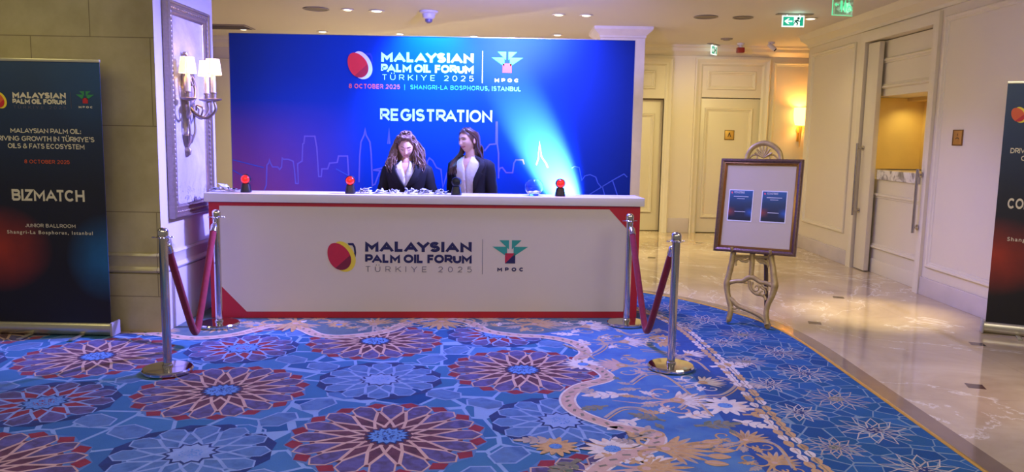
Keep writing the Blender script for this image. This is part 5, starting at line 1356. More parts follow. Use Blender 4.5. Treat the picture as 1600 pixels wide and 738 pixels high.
# red fire device and camera on the back ceiling
p = AY(1157, 79, 13.1)
t = thing('fire_alarm_beacon', 'small red fire alarm box hanging from the ceiling over the closed door', 'alarm', (p.x, 13.1, CEIL))
q = MB(); q.lathe([(0.0, -0.001), (0.06, -0.001), (0.055, -0.03), (0.03, -0.045), (0.03, -0.075), (0, -0.075)], 24); q.build('mount', M_WPLA, t)
q = MB(); q.box(-0.058, 0.058, -0.045, 0.045, -0.155, -0.072, 0, 0.01); q.build('housing', mat('red alarm plastic', '#8c1c14', 0.4, 0, 0.06, 20), t)
p = AY(1205, 76, 12.9)
t = thing('security_camera', 'small white security camera on the ceiling above the far wall lamp', 'camera', (p.x, 12.9, CEIL))
q = MB(); q.lathe([(0.0, -0.001), (0.055, -0.001), (0.05, -0.025), (0.02, -0.04), (0, -0.04)], 24); q.build('mount', M_WPLA, t)
q = MB(); q.tube([(-0.06, -0.03, -0.035), (0.0, -0.03, -0.08), (0.045, -0.03, -0.115)], [0.03, 0.038, 0.034], 16); q.build('camera_body', M_WPLA, t)
q = MB(); q.tube([(0.043, -0.03, -0.113), (0.06, -0.03, -0.128)], [0.029, 0.026], 16); q.build('lens', M_BLK2, t)
p = FL(1135.5, 60, CEIL)
t = thing('smoke_detector', 'small flat grey detector on ceiling right of the pillar, above distant exit sign', 'detector', (p.x, p.y, CEIL))
q = MB(); q.lathe([(0.0, -0.001), (0.09, -0.001), (0.09, -0.015), (0.0, -0.015)], 24); q.build('base', M_GRILLE, t)
q = MB(); q.lathe([(0.0, -0.015), (0.06, -0.015), (0.045, -0.035), (0.0, -0.038)], 24); q.build('sensor', M_GRILLE, t)

# ------------------------------------------------------------------ lamp on the far wall, plaques
wl = thing('wall_light', 'glowing wall lamp with brass stem on the far right cream wall', 'wall light', (4.80, YB, 1.49))
q = MB(); q.box(-0.022, 0.022, -0.03, -0.001, 0.10, 0.36, 0, 0.008)
q.lathe([(0.0, 0.0), (0.006, 0.005), (0.010, 0.06), (0.018, 0.20), (0.030, 0.34), (0.034, 0.36), (0.0, 0.36)], 20, (0, -0.11, 0.0)); q.tube([(0, -0.02, 0.24), (0, -0.06, 0.26), (0, -0.11, 0.30)], 0.009, 8)
for sg in (-1, 1): q.tube(spline([(0.03 * sg, -0.11, 0.36), (0.06 * sg, -0.11, 0.33), (0.07 * sg, -0.11, 0.27), (0.05 * sg, -0.11, 0.24)], 5), 0.006, 8)
q.build('brass_stem', M_BRASS, wl)
q = MB(); q.lathe([(0.10, 0.37), (0.125, 0.45), (0.135, 0.56), (0.13, 0.66)], 32, (0, -0.15, 0), cap=False)
q.build('lamp_shade', emit('glowing amber shade', '#ffd070', 4.2), wl)
point('wall_light_bulb', (4.80, YB - 0.15, 2.02), 17, (1.0, 0.66, 0.22), 0.06)
def plaque(name, label, M, w_, h_, sign):
    t = thing(name, label, 'sign', M=M)
    q = MB(); q.box(-w_ / 2, w_ / 2, -0.010, -0.001, -h_ / 2, h_ / 2, 0, 0.003); q.build('plate', M_BRASS if sign == 'a' else mat('bronze plaque', '#a87c48', 0.35, 0.8, 0.1, 30), t)
    q = MB(); q.frame((0, -0.010, 0), u=(1, 0, 0), v=(0, 0, 1), nrm=(0, -1, 0), x0=-w_ / 2, x1=w_ / 2, z0=-h_ / 2, z1=h_ / 2, prof=[(0, 0), (0, 0.003), (0.008, 0.003), (0.010, 0.0)]); q.build('rim', mat('dark bronze', '#6a4a22', 0.4, 0.7, 0.1, 30), t)
    q = MB(); m = mat('engraved mark', '#3c2812', 0.6)
    if sign == 'a':
        q.prism([(-0.030, -0.032), (-0.017, -0.032), (0, 0.018), (0.017, -0.032), (0.030, -0.032), (0.006, 0.042), (-0.006, 0.042)], -0.0115, -0.0098, 0)
    else:
        q.prism([(-0.035, -0.018), (-0.026, -0.004), (0.0, 0.004), (0.026, -0.004), (0.035, -0.018), (0.020, -0.010), (0.0, -0.006), (-0.020, -0.010)], -0.0115, -0.0098, 0)
        q.prism([(-0.004, 0.018), (0.004, 0.018), (0.004, 0.040), (-0.004, 0.040)], -0.0115, -0.0098, 0)
    q.build('engraved_mark', m, t, smooth=0)
plaque('door_plaque', 'square gold plaque on the closed far door', Matrix.Translation((3.652, YB + 0.03, 1.678)), 0.165, 0.165, 'a')
plaque('wall_plaque', 'bronze plaque with a small dark mark on the right wall before the banner', Matrix.Translation((XR, 7.855, 1.652)) @ Matrix.Rotation(-PI / 2, 4, 'Z'), 0.17, 0.155, 'b')
# ------------------------------------------------------------------ the two women behind the counter
def skin_mat(nm, c1, c2):
    s = NT(nm); s.b.inputs['Subsurface Weight'].default_value = 0.08; s.b.inputs['Subsurface Radius'].default_value = (0.02, 0.008, 0.005)
    return s.fin(s.mix(s.noise(18, 3), lin(c1), lin(c2)), 0.5)
def hair_mat(nm, c1, c2):
    s = NT(nm); co = s.coord(); mp = s.n('ShaderNodeMapping'); s.t.links.new(co, mp.inputs[0]); mp.inputs['Scale'].default_value = (1, 1, 0.15)
    f = s.noise(90, 3, mp.outputs[0]); s.bump(f, 0.3, 0.003)
    return s.fin(s.mix(f, lin(c1), lin(c2)), 0.38)
M_LIP = mat('lips', '#bb7470', 0.4); M_LASH = mat('dark lashes', '#2a1c18', 0.6); M_EYEW = mat('eye white', '#e6e2e0', 0.2); M_IRIS = mat('brown iris', '#3a2418', 0.15)
M_BLAZ = NT('dark navy suiting'); _n = M_BLAZ.noise(220, 2); M_BLAZ.bump(_n, 0.2, 0.002); M_BLAZ = M_BLAZ.fin(M_BLAZ.mix(_n, lin('#0b0c15'), lin('#141622')), 0.8)
M_SHIRT = NT('white cotton shirt'); _n = M_SHIRT.noise(14, 4); M_SHIRT.bump(_n, 0.6, 0.02); M_SHIRT = M_SHIRT.fin(M_SHIRT.mix(_n, lin('#d8d6d6'), lin('#f0eeee')), 0.7)
M_SHOE = mat('black leather', '#121214', 0.35)

def sgn(v): return 1.0 if v >= 0 else -1.0
def sring(z, hw, hd, cx, cy, n=44, ex=2.4, a0=0.0, a1=2 * PI, close=True):
    out = []; m = n if close else n - 1
    for k in range(n):
        a = a0 + (a1 - a0) * k / m                              # measured from the front (-y)
        c, s = -math.cos(a), math.sin(a)
        out.append(Vector((cx + hw * sgn(s) * abs(s) ** (2 / ex), cy + hd * sgn(c) * abs(c) ** (2 / ex), z)))
    return out
def remeshed(mb, name, voxel, mats, smooth_it=4):
    me = bpy.data.meshes.new('tmp'); bmesh.ops.recalc_face_normals(mb.bm, faces=mb.bm.faces[:]); mb.bm.to_mesh(me); mb.bm.free()
    o = bpy.data.objects.new('tmp', me); COL.objects.link(o)
    r = o.modifiers.new('r', 'REMESH'); r.mode = 'VOXEL'; r.voxel_size = voxel; r.use_smooth_shade = True
    if smooth_it: sm = o.modifiers.new('s', 'SMOOTH'); sm.factor = 0.5; sm.iterations = smooth_it
    bpy.context.view_layer.update()
    out = bpy.data.meshes.new_from_object(o.evaluated_get(bpy.context.evaluated_depsgraph_get()))
    bpy.data.objects.remove(o); bpy.data.meshes.remove(me)
    out.name = name; out.materials.clear()
    for m in mats: out.materials.append(m)
    return out
def G(x, z, cx, cz, sx, sz): return math.exp(-((x - cx) / sx) ** 2 - ((z - cz) / sz) ** 2)
def head_point(d, smile=0.0, lids=0.0):
    dx, dy, dz = d
    x, y, z = 0.073 * dx, 0.094 * dy, 0.113 * dz
    if dz < 0:
        t = -dz; x *= 1 - 0.40 * t ** 1.7
        if dy > 0: y *= 1 - 0.60 * t ** 1.2
        else: y *= 1 - 0.10 * t
    elif dy > 0: y *= 1 + 0.08 * math.sin(PI * dz)
    if dy < -0.05:
        wgt = min(1.0, (-dy - 0.05) / 0.25); o = 0.0
        o -= 0.019 * G(x, z, 0, -0.031, 0.012, 0.013) + 0.011 * G(x, z, 0, -0.012, 0.009, 0.020) + 0.005 * (G(x, z, 0.011, -0.034, 0.007, 0.007) + G(x, z, -0.011, -0.034, 0.007, 0.007))
        for sg in (-1, 1):
            o += (0.011 - 0.006 * lids) * G(x, z, 0.031 * sg, 0.006, 0.016, 0.011)
            o -= 0.004 * G(x, z, 0.031 * sg, 0.027, 0.022, 0.007)
            o -= (0.005 + 0.004 * smile) * G(x, z, 0.043 * sg, -0.026, 0.020, 0.020)
        zl = z - smile * 6.0 * x * x
        o -= 0.0065 * G(x, zl, 0, -0.053, 0.020 + 0.006 * smile, 0.0055) + 0.007 * G(x, zl, 0, -0.064, 0.017 + 0.006 * smile, 0.006)
        o += 0.005 * G(x, zl, 0, -0.0585, 0.022 + 0.007 * smile, 0.0024) + 0.004 * G(x, z, 0, -0.074, 0.018, 0.006)
        o -= 0.009 * G(x, z, 0, -0.094, 0.020, 0.013)
        y += o * wgt
    return Vector((x, y, z))
def add_hand(mb, W, fwd, side, palm_n, curl, s=1.0):
    """palm with four fingers and a thumb; fwd = finger direction, side = towards the thumb, palm_n = out of the palm"""
    W = Vector(W); fwd = Vector(fwd).normalized(); side = Vector(side); side = (side - fwd * side.dot(fwd)).normalized(); pn = Vector(palm_n); pn = (pn - fwd * pn.dot(fwd) - side * pn.dot(side)).normalized()
    rg = []
    for t, hw, hd in [(-0.03, 0.024, 0.020), (0.0, 0.025, 0.017), (0.03, 0.034, 0.015), (0.065, 0.039, 0.014), (0.088, 0.037, 0.011), (0.096, 0.028, 0.006)]:
        rg.append([W + fwd * t * s + side * hw * s * math.cos(a) + pn * hd * s * math.sin(a) for a in [2 * PI * k / 14 for k in range(14)]])
    mb.rings(rg)
    for i, (off, ln, r) in enumerate([(0.028, 0.070, 0.0088), (0.0095, 0.078, 0.0092), (-0.0095, 0.072, 0.0088), (-0.027, 0.056, 0.0078)]):
        b = W + fwd * 0.080 * s + side * off * s; pts = [b]; ang = 0.10 + 0.06 * i; p = b
        for seg, (fr, da) in enumerate([(0.48, 0.0), (0.30, curl * 1.1), (0.22, curl * 0.9)]):
            ang += da; dr = fwd * math.cos(ang) + pn * math.sin(ang); p = p + dr * ln * fr * s; pts.append(p)
        mb.tube(pts, [r * s, r * 0.98 * s, r * 0.9 * s, r * 0.7 * s], 10)
    b = W + fwd * 0.020 * s + side * 0.026 * s
    d1 = (side * 0.72 + fwd * 0.62 + pn * 0.25).normalized(); d2 = (side * 0.35 + fwd * 0.9 + pn * 0.30).normalized()
    mb.tube([b - d1 * 0.015 * s, b + d1 * 0.030 * s, b + d1 * 0.030 * s + d2 * 0.028 * s, b + d1 * 0.03 * s + d2 * 0.05 * s], [0.0125 * s, 0.0115 * s, 0.0098 * s, 0.0075 * s], 10)

def woman(label, M, P):
    r = thing('person', label, 'person', M=M)
    sh = P['sh']; k = sh / 1.31; ln = P['lean']                   # forward lean: y offset over height above the hips
    def cy(z): return -ln * max(0.0, (z - 0.9 * k)) ** 1.15
    TOR = [(0.74, .165, .118), (0.82, .178, .125), (0.90, .172, .120), (0.99, .138, .098), (1.06, .134, .096), (1.13, .148, .108), (1.19, .156, .114), (1.24, .160, .108), (1.28, .158, .099), (1.31, .138, .086), (1.335, .085, .068), (1.355, .056, .052), (1.38, .049, .049), (1.44, .047, .050)]
    hc = Vector(P['head']); HM = Matrix.Translation(hc) @ Matrix.Rotation(P['yaw'], 4, 'Z') @ Matrix.Rotation(P['nod'], 4, 'X') @ Matrix.Rotation(P.get('tilt', 0), 4, 'Y')
    mb = MB()
    rg = []
    for z, hw, hd in TOR[:11]: rg.append(sring(z * k, hw, hd, 0, cy(z * k)))
    neck0 = Vector((0, cy(1.34 * k) + 0.005, 1.335 * k)); neck1 = HM @ Vector((0, 0.022, -0.075))
    mb.rings(rg)
    mb.tube([neck0 - Vector((0, 0, 0.03)), neck0 + Vector((0, 0, 0.02)), neck0.lerp(neck1, 0.5), neck1, neck1.lerp(hc, 0.4)], [0.066, 0.053, 0.047, 0.046, 0.046], 20)
    nu, nv = 96, 64; rows = []
    for j in range(1, nv):
        ph = PI * j / nv; rows.append([HM @ head_point((math.sin(ph) * math.sin(2 * PI * i / nu), -math.sin(ph) * math.cos(2 * PI * i / nu), math.cos(ph)), P['smile'], P['lids']) for i in range(nu)])
    mb.rings(rows)
    for sg in (-1, 1): mb.ball(HM @ Vector((0.072 * sg, 0.012, -0.008)), 1.0, 12, 8, 0, (0.010, 0.020, 0.031), HM.to_3x3())
    arms = P['arms']
    for (S_, E_, W_) in arms:
        S_, E_, W_ = map(Vector, (S_, E_, W_)); mb.tube([S_, S_.lerp(E_, 0.5), E_, E_.lerp(W_, 0.35), W_], [0.050, 0.043, 0.036, 0.036, 0.024], 16)
    for i, (S_, E_, W_) in enumerate(arms):
        E_, W_ = Vector(E_), Vector(W_); f_ = (W_ - E_).normalized()
        sd = -1 if W_.x > 0 else 1
        add_hand(mb, W_, f_, P['thumb'][i], P['palm'][i], 0.45, 0.95)
    for sg in (-1, 1):
        mb.tube([(0.088 * sg, 0.0, 0.86 * k), (0.088 * sg, -0.005, 0.66 * k), (0.085 * sg, -0.008, 0.47 * k), (0.083 * sg, 0.01, 0.33 * k), (0.080 * sg, 0.015, 0.09)], [0.088, 0.076, 0.054, 0.053, 0.034], 18)
        mb.tube([(0.080 * sg, 0.035, 0.05), (0.082 * sg, -0.03, 0.045), (0.086 * sg, -0.12, 0.035), (0.087 * sg, -0.165, 0.032)], [0.034, 0.036, 0.032, 0.022], 14)
    me = remeshed(mb, 'body', 0.0042, [P['skin'], M_LIP], 3)
    HI = HM.inverted()
    for p in me.polygons:
        q = HI @ p.center
        if abs(q.x) < 0.030 and -0.072 < q.z < -0.044 and q.y < -0.05:
            zl = q.z - P['smile'] * 6.0 * q.x * q.x; w_ = 0.024 + 0.007 * P['smile']
            if ((q.x / w_) ** 2 + ((zl + 0.0585) / 0.0095) ** 2) < 1: p.material_index = 1
    link('body', me, r)
    def surf(x, z, out=0.0):                                    # point of the face at head-local x, z
        best = None; lo, hi = -1.0, 1.0
        dz = max(-0.98, min(0.98, z / 0.113)); dxm = math.sqrt(1 - dz * dz); tgt = x
        a0, a1 = -1.4, 1.4
        for _ in range(30):
            a = (a0 + a1) / 2; q = head_point((dxm * math.sin(a), -dxm * math.cos(a), dz), P['smile'], P['lids'])
            if q.x < tgt: a0 = a
            else: a1 = a
        return HM @ (q + Vector((0, -out, 0)))
    for sg in (-1, 1):
        q = MB(); q.tube([surf(sg * x, z, 0.0012) for x, z in ((0.014, 0.0245), (0.024, 0.0285), (0.036, 0.0285), (0.047, 0.0225))], [0.0022, 0.0030, 0.0026, 0.0012], 8); q.build('eyebrow', M_LASH if P['lids'] < 0.5 else P['brow'], r)
        if P['lids'] < 0.5:
            c_ = surf(sg * 0.031, 0.006, -0.0075)
            q = MB(); q.ball(c_, 0.0118, 18, 12, 0, (1.25, 0.95, 0.72), HM.to_3x3()); ey = q.build('eye', M_EYEW, r)
            g_ = (HM.to_3x3() @ Vector((P['gaze'], -1, -0.1))).normalized()
            q = MB(); q.ball(c_ + g_ * 0.0078, 0.0054, 14, 10); q.build('iris', M_IRIS, ey)
            q = MB(); q.tube([surf(sg * x, z, 0.003) for x, z in ((0.016, 0.006), (0.023, 0.0135), (0.032, 0.0155), (0.041, 0.012), (0.048, 0.006))], [0.001, 0.0019, 0.0021, 0.0019, 0.0012], 6); q.build('eyelash', M_LASH, r)
        else:
            q = MB(); q.tube([surf(sg * x, z, 0.0016) for x, z in ((0.017, 0.003), (0.024, -0.0015), (0.032, -0.003), (0.040, -0.001), (0.047, 0.004))], [0.001, 0.0019, 0.0023, 0.0021, 0.0014], 6); q.build('eyelash', M_LASH, r)
    # ---- shirt, blazer, trousers, shoes
    q = MB(); rg = []
    for (z, hw, hd), g0 in zip(TOR[1:12], (0, 0, 0, 0, 0, 0.0, 0.02, 0.08, 0.16, 0.32, 0.52)):
        rg.append(sring(z * k, hw + 0.007, hd + 0.008, 0, cy(z * k), 61, 2.4, g0, 2 * PI - g0, False))
    q.rings(rg, 0, False, False, closed=False)
    # collar leaves
    for sg in (-1, 1):
        a = Vector((0.050 * sg, cy(1.35 * k) + 0.02, 1.372 * k)); b = Vector((0.012 * sg, cy(1.29 * k) - 0.088, 1.282 * k)); c_ = Vector((0.066 * sg, cy(1.28 * k) - 0.094, 1.262 * k)); d_ = Vector((0.082 * sg, cy(1.33 * k) - 0.045, 1.335 * k)); e_ = Vector((0.060 * sg, cy(1.35 * k) + 0.045, 1.36 * k)); f_ = Vector((0.045 * sg, cy(1.35 * k) - 0.028, 1.358 * k))
        q.face([f_, b, c_, d_]); q.face([a, f_, d_, e_])
    o = q.build('shirt', M_SHIRT, r, smooth=0.9); md = o.modifiers.new('cloth', 'SOLIDIFY'); md.thickness = 0.003; md.offset = 1
    for j, z in enumerate((1.22, 1.14, 1.06, 0.98)):
        q = MB(); zz = z * k; hd = 0.118 if z > 1.1 else 0.107; q.ball((0, cy(zz) - hd - 0.004, zz), 0.005, 10, 6, 0, (1, 0.5, 1)); q.build('button', M_WPLA, r)
    JK = [(0.70, .192, .146), (0.80, .192, .146), (0.90, .184, .138), (0.99, .160, .122), (1.06, .158, .120), (1.13, .168, .130), (1.19, .178, .134), (1.24, .186, .127), (1.285, .188, .114), (1.315, .160, .098), (1.340, .106, .078), (1.362, .074, .060)]
    gap = P['gap']
    q = MB(); rr_ = []
    for z, hw, hd in JK:
        g0 = gap(z); rr_.append(sring(z * k, hw, hd, 0, cy(z * k), 46, 2.5, g0, 2 * PI - g0, False))
    q.rings(rr_, 0, False, False, closed=False)
    for (S_, E_, W_) in arms:
        S_, E_, W_ = map(Vector, (S_, E_, W_)); inn = Vector((-sgn(S_.x) * 0.05, 0, 0.012))
        q.tube(spline([S_ + inn, S_, S_.lerp(E_, 0.5), E_, E_.lerp(W_, 0.45), W_ + (W_ - E_).normalized() * 0.01], 4), [0.060 + 0.004 * math.sin(i * 1.9) if i < 5 else (0.066 - 0.0011 * i + 0.0022 * math.sin(i * 2.1)) for i in range(21)], 20, cap=False)
    o = q.build('blazer', M_BLAZ, r, smooth=0.9); md = o.modifiers.new('cloth', 'SOLIDIFY'); md.thickness = 0.005; md.offset = 1
    q = MB()
    for sg in (-1, 1):
        rr_ = []
        for z, wd in ((P['vbot'], 0.02), (P['vbot'] + 0.05, 0.20), (1.16, 0.38), (1.20, 0.46), (1.215, 0.30), (1.27, 0.40), (1.315, 0.50), (1.345, 0.6)):
            zz = z; i0 = max(i for i in range(len(JK) - 1) if JK[i][0] <= zz); t = (zz - JK[i0][0]) / (JK[i0 + 1][0] - JK[i0][0])
            hw = JK[i0][1] + (JK[i0 + 1][1] - JK[i0][1]) * t + 0.009; hd = JK[i0][2] + (JK[i0 + 1][2] - JK[i0][2]) * t + 0.009
            g0 = gap(zz); rr_.append(sring(zz * k, hw, hd, 0, cy(zz * k), 8, 2.5, sg * g0, sg * (g0 + wd), False))
        q.rings(rr_, 0, False, False, closed=False)
    o = q.build('lapels', M_BLAZ, r, smooth=0.9); md = o.modifiers.new('cloth', 'SOLIDIFY'); md.thickness = 0.004; md.offset = 1
    q = MB(); q.rings([sring(z * k, hw, hd, 0, 0.0) for z, hw, hd in ((0.98, .146, .106), (0.90, .178, .126), (0.82, .186, .132), (0.76, .186, .130))], 0, False, True)
    for sg in (-1, 1): q.tube([(0.090 * sg, 0.0, 0.84 * k), (0.092 * sg, -0.005, 0.66 * k), (0.090 * sg, -0.006, 0.47 * k), (0.088 * sg, 0.008, 0.30 * k), (0.086 * sg, 0.012, 0.07)], [0.094, 0.086, 0.072, 0.066, 0.060], 20)
    q.build('trousers', M_BLAZ, r, smooth=0.9)
    for sg in (-1, 1):
        q = MB(); rg = []
        for y, hw, z1 in ((0.085, 0.020, 0.06), (0.06, 0.036, 0.075), (0.0, 0.040, 0.085), (-0.08, 0.046, 0.072), (-0.15, 0.042, 0.058), (-0.19, 0.020, 0.040)):
            rg.append([Vector((0.083 * sg + hw * math.cos(a), y, 0.002 + z1 / 2 + z1 / 2 * math.sin(a))) for a in [2 * PI * i / 18 for i in range(18)]])
        q.rings(rg); q.build('shoe', M_SHOE, r)
    P['hair_fn'](r, HM, hc, P)
    return r

def scalp(HM, az, el, s=1.05):
    """az from the front (0) over the right ear side; el = elevation"""
    d = (math.cos(el) * math.sin(az), -math.cos(el) * math.cos(az), math.sin(el))
    x, y, z = 0.073 * d[0], 0.094 * d[1], 0.113 * d[2]
    if d[1] > 0 and d[2] > 0: y *= 1 + 0.08 * math.sin(PI * d[2])
    if d[2] < 0: x *= 1 - 0.25 * (-d[2]) ** 1.7
    return HM @ (Vector((x, y, z)) * s)
def hair_cap(q, HM, hairline, s=1.07, mi=0):
    rows = []; nu = 64
    for j in range(15):
        t = j / 14; row = []
        for i in range(nu):
            az = 2 * PI * i / nu; e0 = hairline(az); el = PI / 2 - 0.02 - (PI / 2 - 0.02 - e0) * t
            row.append(scalp(HM, az, el, s + 0.012 * math.sin(PI * min(1, t * 1.05))))
        rows.append(row)
    q.rings(rows, mi, True, False)
def strands(q, paths, r0, seg=5, mi=0, wave=0.0, freq=3.0, rng=None):
    for p in paths:
        P = spline(p, 6); m = len(P); ph = rng.uniform(0, 6.28); ph2 = rng.uniform(0, 6.28); out = []
        for i, v in enumerate(P):
            t = i / (m - 1); a = wave * min(1, t * 2.0)
            out.append(v + Vector((math.sin(ph + t * freq * 6.28) * a, math.cos(ph2 + t * freq * 6.28) * a, 0)))
        q.tube(out, [r0 * (0.75 + 0.5 * math.sin(PI * min(1, 0.15 + 0.85 * i / (m - 1)))) * (1.0 if i < m - 3 else 0.55) for i in range(m)], seg, mi, cap=True)

def hair_wavy(r, HM, hc, P):
    rng = random.Random(11); q = MB()
    def hl(az):
        a = abs((az + PI) % (2 * PI) - PI)                        # 0 at the front
        return 0.84 - 0.16 * min(1, a / 0.8) if a < 0.8 else max(-0.75, 0.68 - (a - 0.8) * 1.7)
    hair_cap(q, HM, hl, 1.09)
    # bulk behind the head and neck
    rg = []
    for z, hw, hd, y in ((0.10, .070, .06, .035), (0.06, .088, .085, .045), (0.0, .098, .085, .055), (-0.06, .112, .080, .060), (-0.12, .128, .070, .060), (-0.18, .132, .058, .060), (-0.23, .10, .040, .065)):
        c_ = hc + Vector((0, y, z)); rg.append(sring(c_.z, hw, hd, c_.x, c_.y, 36))
    q.rings(rg)
    paths = []
    for i in range(380):                                          # long side curtains
        sg = -1 if i % 2 else 1; az = sg * rng.uniform(0.75, 2.2); el = rng.uniform(0.35, 1.15)
        a = HM @ Vector((sg * rng.uniform(0.025, 0.082), rng.uniform(-0.035, 0.06), rng.uniform(0.07, 0.122))) if i % 3 else scalp(HM, az, el, 1.12)
        if i % 3: a.z = min(a.z, (HM @ Vector((0, 0, 0.134))).z - 5.5 * (a.x - hc.x) ** 2)
        fr = rng.uniform(-0.075, 0.05)
        x1 = sg * rng.uniform(0.082, 0.108); x2 = sg * rng.uniform(0.080, 0.142); x3 = sg * rng.uniform(0.082, 0.172)
        ze = rng.uniform(-0.245, -0.17)
        paths.append([a, hc + Vector((x1, fr * 0.5 + 0.0, 0.02)), hc + Vector((x2, fr * 0.8, -0.07)), hc + Vector((x3, fr - 0.01, -0.15)), hc + Vector((x3 * rng.uniform(0.72, 1.0), fr - 0.015, ze))])
    for i in range(120):                                           # behind, filling the outline
        sg = -1 if i % 2 else 1
        a = scalp(HM, sg * rng.uniform(1.8, 3.1), rng.uniform(0.2, 1.2), 1.12)
        x1 = sg * rng.uniform(0.06, 0.15)
        paths.append([a, hc + Vector((x1 * 0.9, 0.09, 0.0)), hc + Vector((x1 * 1.05, 0.08, -0.10)), hc + Vector((x1, 0.07, rng.uniform(-0.24, -0.16)))])
    strands(q, paths, 0.0048, 5, 0, 0.011, 1.9, rng)
    paths = []
    q.ball(HM @ Vector((0, 0.012, 0.088)), 1.0, 24, 14, 0, (0.080, 0.068, 0.042), HM.to_3x3())
    for i in range(110):                                           # swept up from the forehead to a pinned knot
        az = rng.uniform(-1.15, 1.15); a = scalp(HM, az, hl(az) + 0.02, 1.06)
        m1 = scalp(HM, az * 0.85, 1.02, 1.19); k2 = HM @ Vector((rng.uniform(-0.05, 0.05), 0.055, 0.115)); k3 = HM @ Vector((rng.uniform(-0.06, 0.06), 0.10, 0.05))
        paths.append([a, a.lerp(m1, 0.5) + (HM.to_3x3() @ Vector((0, -0.014, 0.006))), m1, k2, k3])
    strands(q, paths, 0.0046, 5, 0, 0.003, 1.0, rng)
    paths = []
    kn = HM @ Vector((0, 0.005, 0.132))
    for i in range(40):
        a0 = rng.uniform(0, 6.28); c_ = kn + Vector((rng.uniform(-0.034, 0.034), rng.uniform(-0.02, 0.05), 0)); c_.z -= 9.0 * (c_.x - kn.x) ** 2; R_ = rng.uniform(0.012, 0.022); tz = rng.uniform(-0.7, 0.7)
        paths.append([c_ + Vector((R_ * math.cos(a0 + t * 4.6), R_ * 0.7 * math.sin(a0 + t * 4.6), R_ * 0.62 * math.sin(a0 + t * 4.6 + tz) + 0.006)) for t in (0, .2, .4, .6, .8, 1)])
    strands(q, paths, 0.0050, 5, 0, 0.002, 1.0, rng)
    q.build('hair', P['hair'], r, smooth=1.2)

def hair_straight(r, HM, hc, P):
    rng = random.Random(5); q = MB()
    def hl(az):
        a = abs((az + PI) % (2 * PI) - PI)
        return 0.70 - 0.22 * min(1, a / 0.9) if a < 0.9 else max(-0.9, 0.48 - (a - 0.9) * 1.35)
    hair_cap(q, HM, hl, 1.07)
    R3 = HM.to_3x3()
    rg = []
    for z, hw, hd, y in ((0.08, .068, .06, .035), (0.04, .080, .070, .045), (-0.02, .082, .066, .055), (-0.08, .080, .052, .068), (-0.14, .080, .044, .080), (-0.20, .078, .038, .086), (-0.27, .06, .025, .088)):
        c_ = hc + (HM.to_quaternion() @ Vector((0, y, 0))) + Vector((0, 0, z)); rg.append(sring(c_.z, hw, hd, c_.x, c_.y, 36))
    q.rings(rg)
    paths = []
    def H(x, y, z): return hc + (HM.to_quaternion() @ Vector((x, y, 0))) + Vector((0, 0, z))
    for i in range(190):                                           # her left side: tucked behind the ear, down the back
        az = rng.uniform(0.15, 2.6); el0 = 1.35; pt = scalp(HM, 0.1, 1.25 + rng.uniform(-0.2, 0.2), 1.08)
        v = rng.random()
        paths.append([scalp(HM, 0.1 + 0.2 * v, 1.35 - 0.45 * v, 1.085), scalp(HM, 0.9 + 0.9 * v, 0.75 - 0.15 * v, 1.10), scalp(HM, 1.75 + 0.5 * v, 0.12, 1.13), H(0.080 - 0.02 * v, 0.045 + 0.03 * v, -0.08), H(0.096 - 0.03 * v, 0.075 + 0.05 * v, -0.15), H(0.092 - 0.05 * v, 0.10 + 0.05 * v, rng.uniform(-0.28, -0.22))])
    for i in range(150):                                           # her right side: falls over the front of the shoulder
        v = rng.random()
        paths.append([scalp(HM, -0.1 - 0.2 * v, 1.35 - 0.40 * v, 1.085), scalp(HM, -0.95 - 0.8 * v, 0.72 - 0.1 * v, 1.10), scalp(HM, -1.5 - 0.5 * v, 0.05, 1.13), H(-0.082 + 0.02 * v, -0.020 + 0.03 * v, -0.10), H(-0.100 + 0.03 * v, -0.100 + 0.05 * v, -0.18), H(-0.098 + 0.05 * v, -0.150 + 0.05 * v, rng.uniform(-0.31, -0.23))])
    for i in range(40):
        v = rng.uniform(-1, 1)
        paths.append([scalp(HM, 2.2 * v, 1.2, 1.10), scalp(HM, PI + v, 0.5, 1.13), H(0.07 * v, 0.115, -0.06), H(0.075 * v, 0.12, -0.17), H(0.07 * v, 0.115, rng.uniform(-0.30, -0.24))])
    strands(q, paths, 0.0044, 5, 0, 0.006, 1.3, rng)
    q.build('hair', P['hair'], r, smooth=1.2)

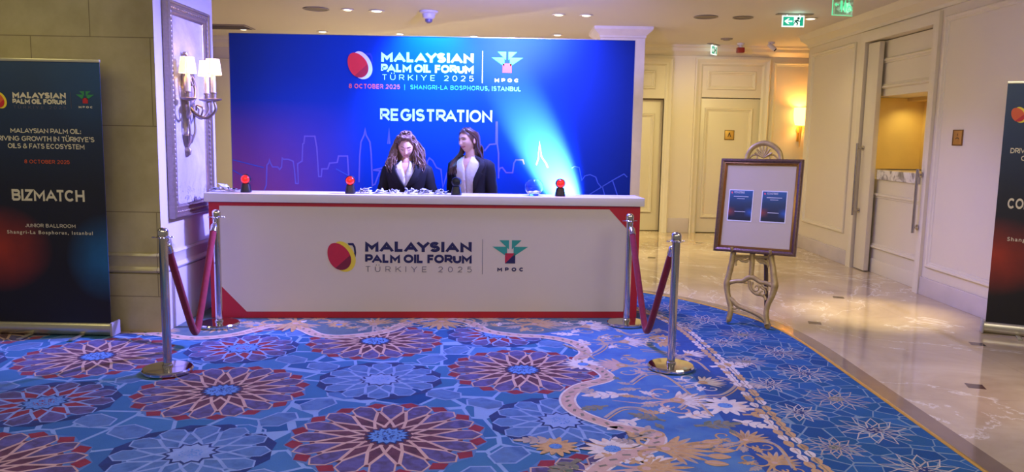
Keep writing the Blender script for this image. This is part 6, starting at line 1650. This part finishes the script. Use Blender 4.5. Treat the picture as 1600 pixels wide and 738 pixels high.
SK1 = skin_mat('warm skin', '#d3a48c', '#dfb49e'); SK2 = skin_mat('light skin', '#dcae96', '#e6bfa8')
HR1 = hair_mat('light brown wavy hair', '#553e34', '#8c6e5c'); HR2 = hair_mat('brown straight hair', '#3c2820', '#644638')
def gap1(z): return 0.0 if z < 1.12 else min(0.64, (z - 1.12) * 2.4)
def gap2(z): return 0.30 + 0.10 * math.sin((z - 0.7) * 4) if z < 1.15 else min(1.0, 0.40 + (z - 1.15) * 2.4)
YW = 7.43
w1 = woman('woman with pinned-up wavy light hair, dark blazer and white shirt, looking down at the counter', Matrix.Translation((-0.985, YW, GZ)),
    dict(sh=1.285, lean=0.22, head=(-0.005, -0.085, 1.462), yaw=0.10, nod=0.34, tilt=0.0, smile=0.0, lids=1.0, gaze=0.0, skin=SK1, hair=HR1, brow=mat('brown brows', '#4a342a', 0.6),
         arms=[((-0.172, -0.03, 1.235), (-0.232, -0.03, 1.00), (-0.115, -0.225, 0.868)), ((0.172, -0.03, 1.235), (0.232, -0.03, 1.00), (0.115, -0.225, 0.868))],
         thumb=[(1, 0, 0.2), (-1, 0, 0.2)], palm=[(0, -0.2, -1), (0, -0.2, -1)], gap=gap1, vbot=1.08, hair_fn=hair_wavy))
w2 = woman('smiling woman with long straight brown hair and open dark blazer, looking to the left', Matrix.Translation((-0.395, YW + 0.05, GZ)) @ Matrix.Rotation(-0.38, 4, 'Z'),
    dict(sh=1.335, lean=0.05, head=(-0.012, -0.055, 1.530), yaw=-0.36, nod=0.05, tilt=-0.08, smile=1.0, lids=0.0, gaze=-0.25, skin=SK2, hair=HR2, brow=None,
         arms=[((-0.172, 0.0, 1.285), (-0.205, 0.02, 1.03), (-0.195, -0.06, 0.80)), ((0.172, 0.0, 1.285), (0.205, 0.02, 1.03), (0.195, -0.06, 0.80))],
         thumb=[(0.2, -1, 0), (-0.2, -1, 0)], palm=[(1, 0, 0), (-1, 0, 0)], gap=gap2, vbot=1.02, hair_fn=hair_straight))
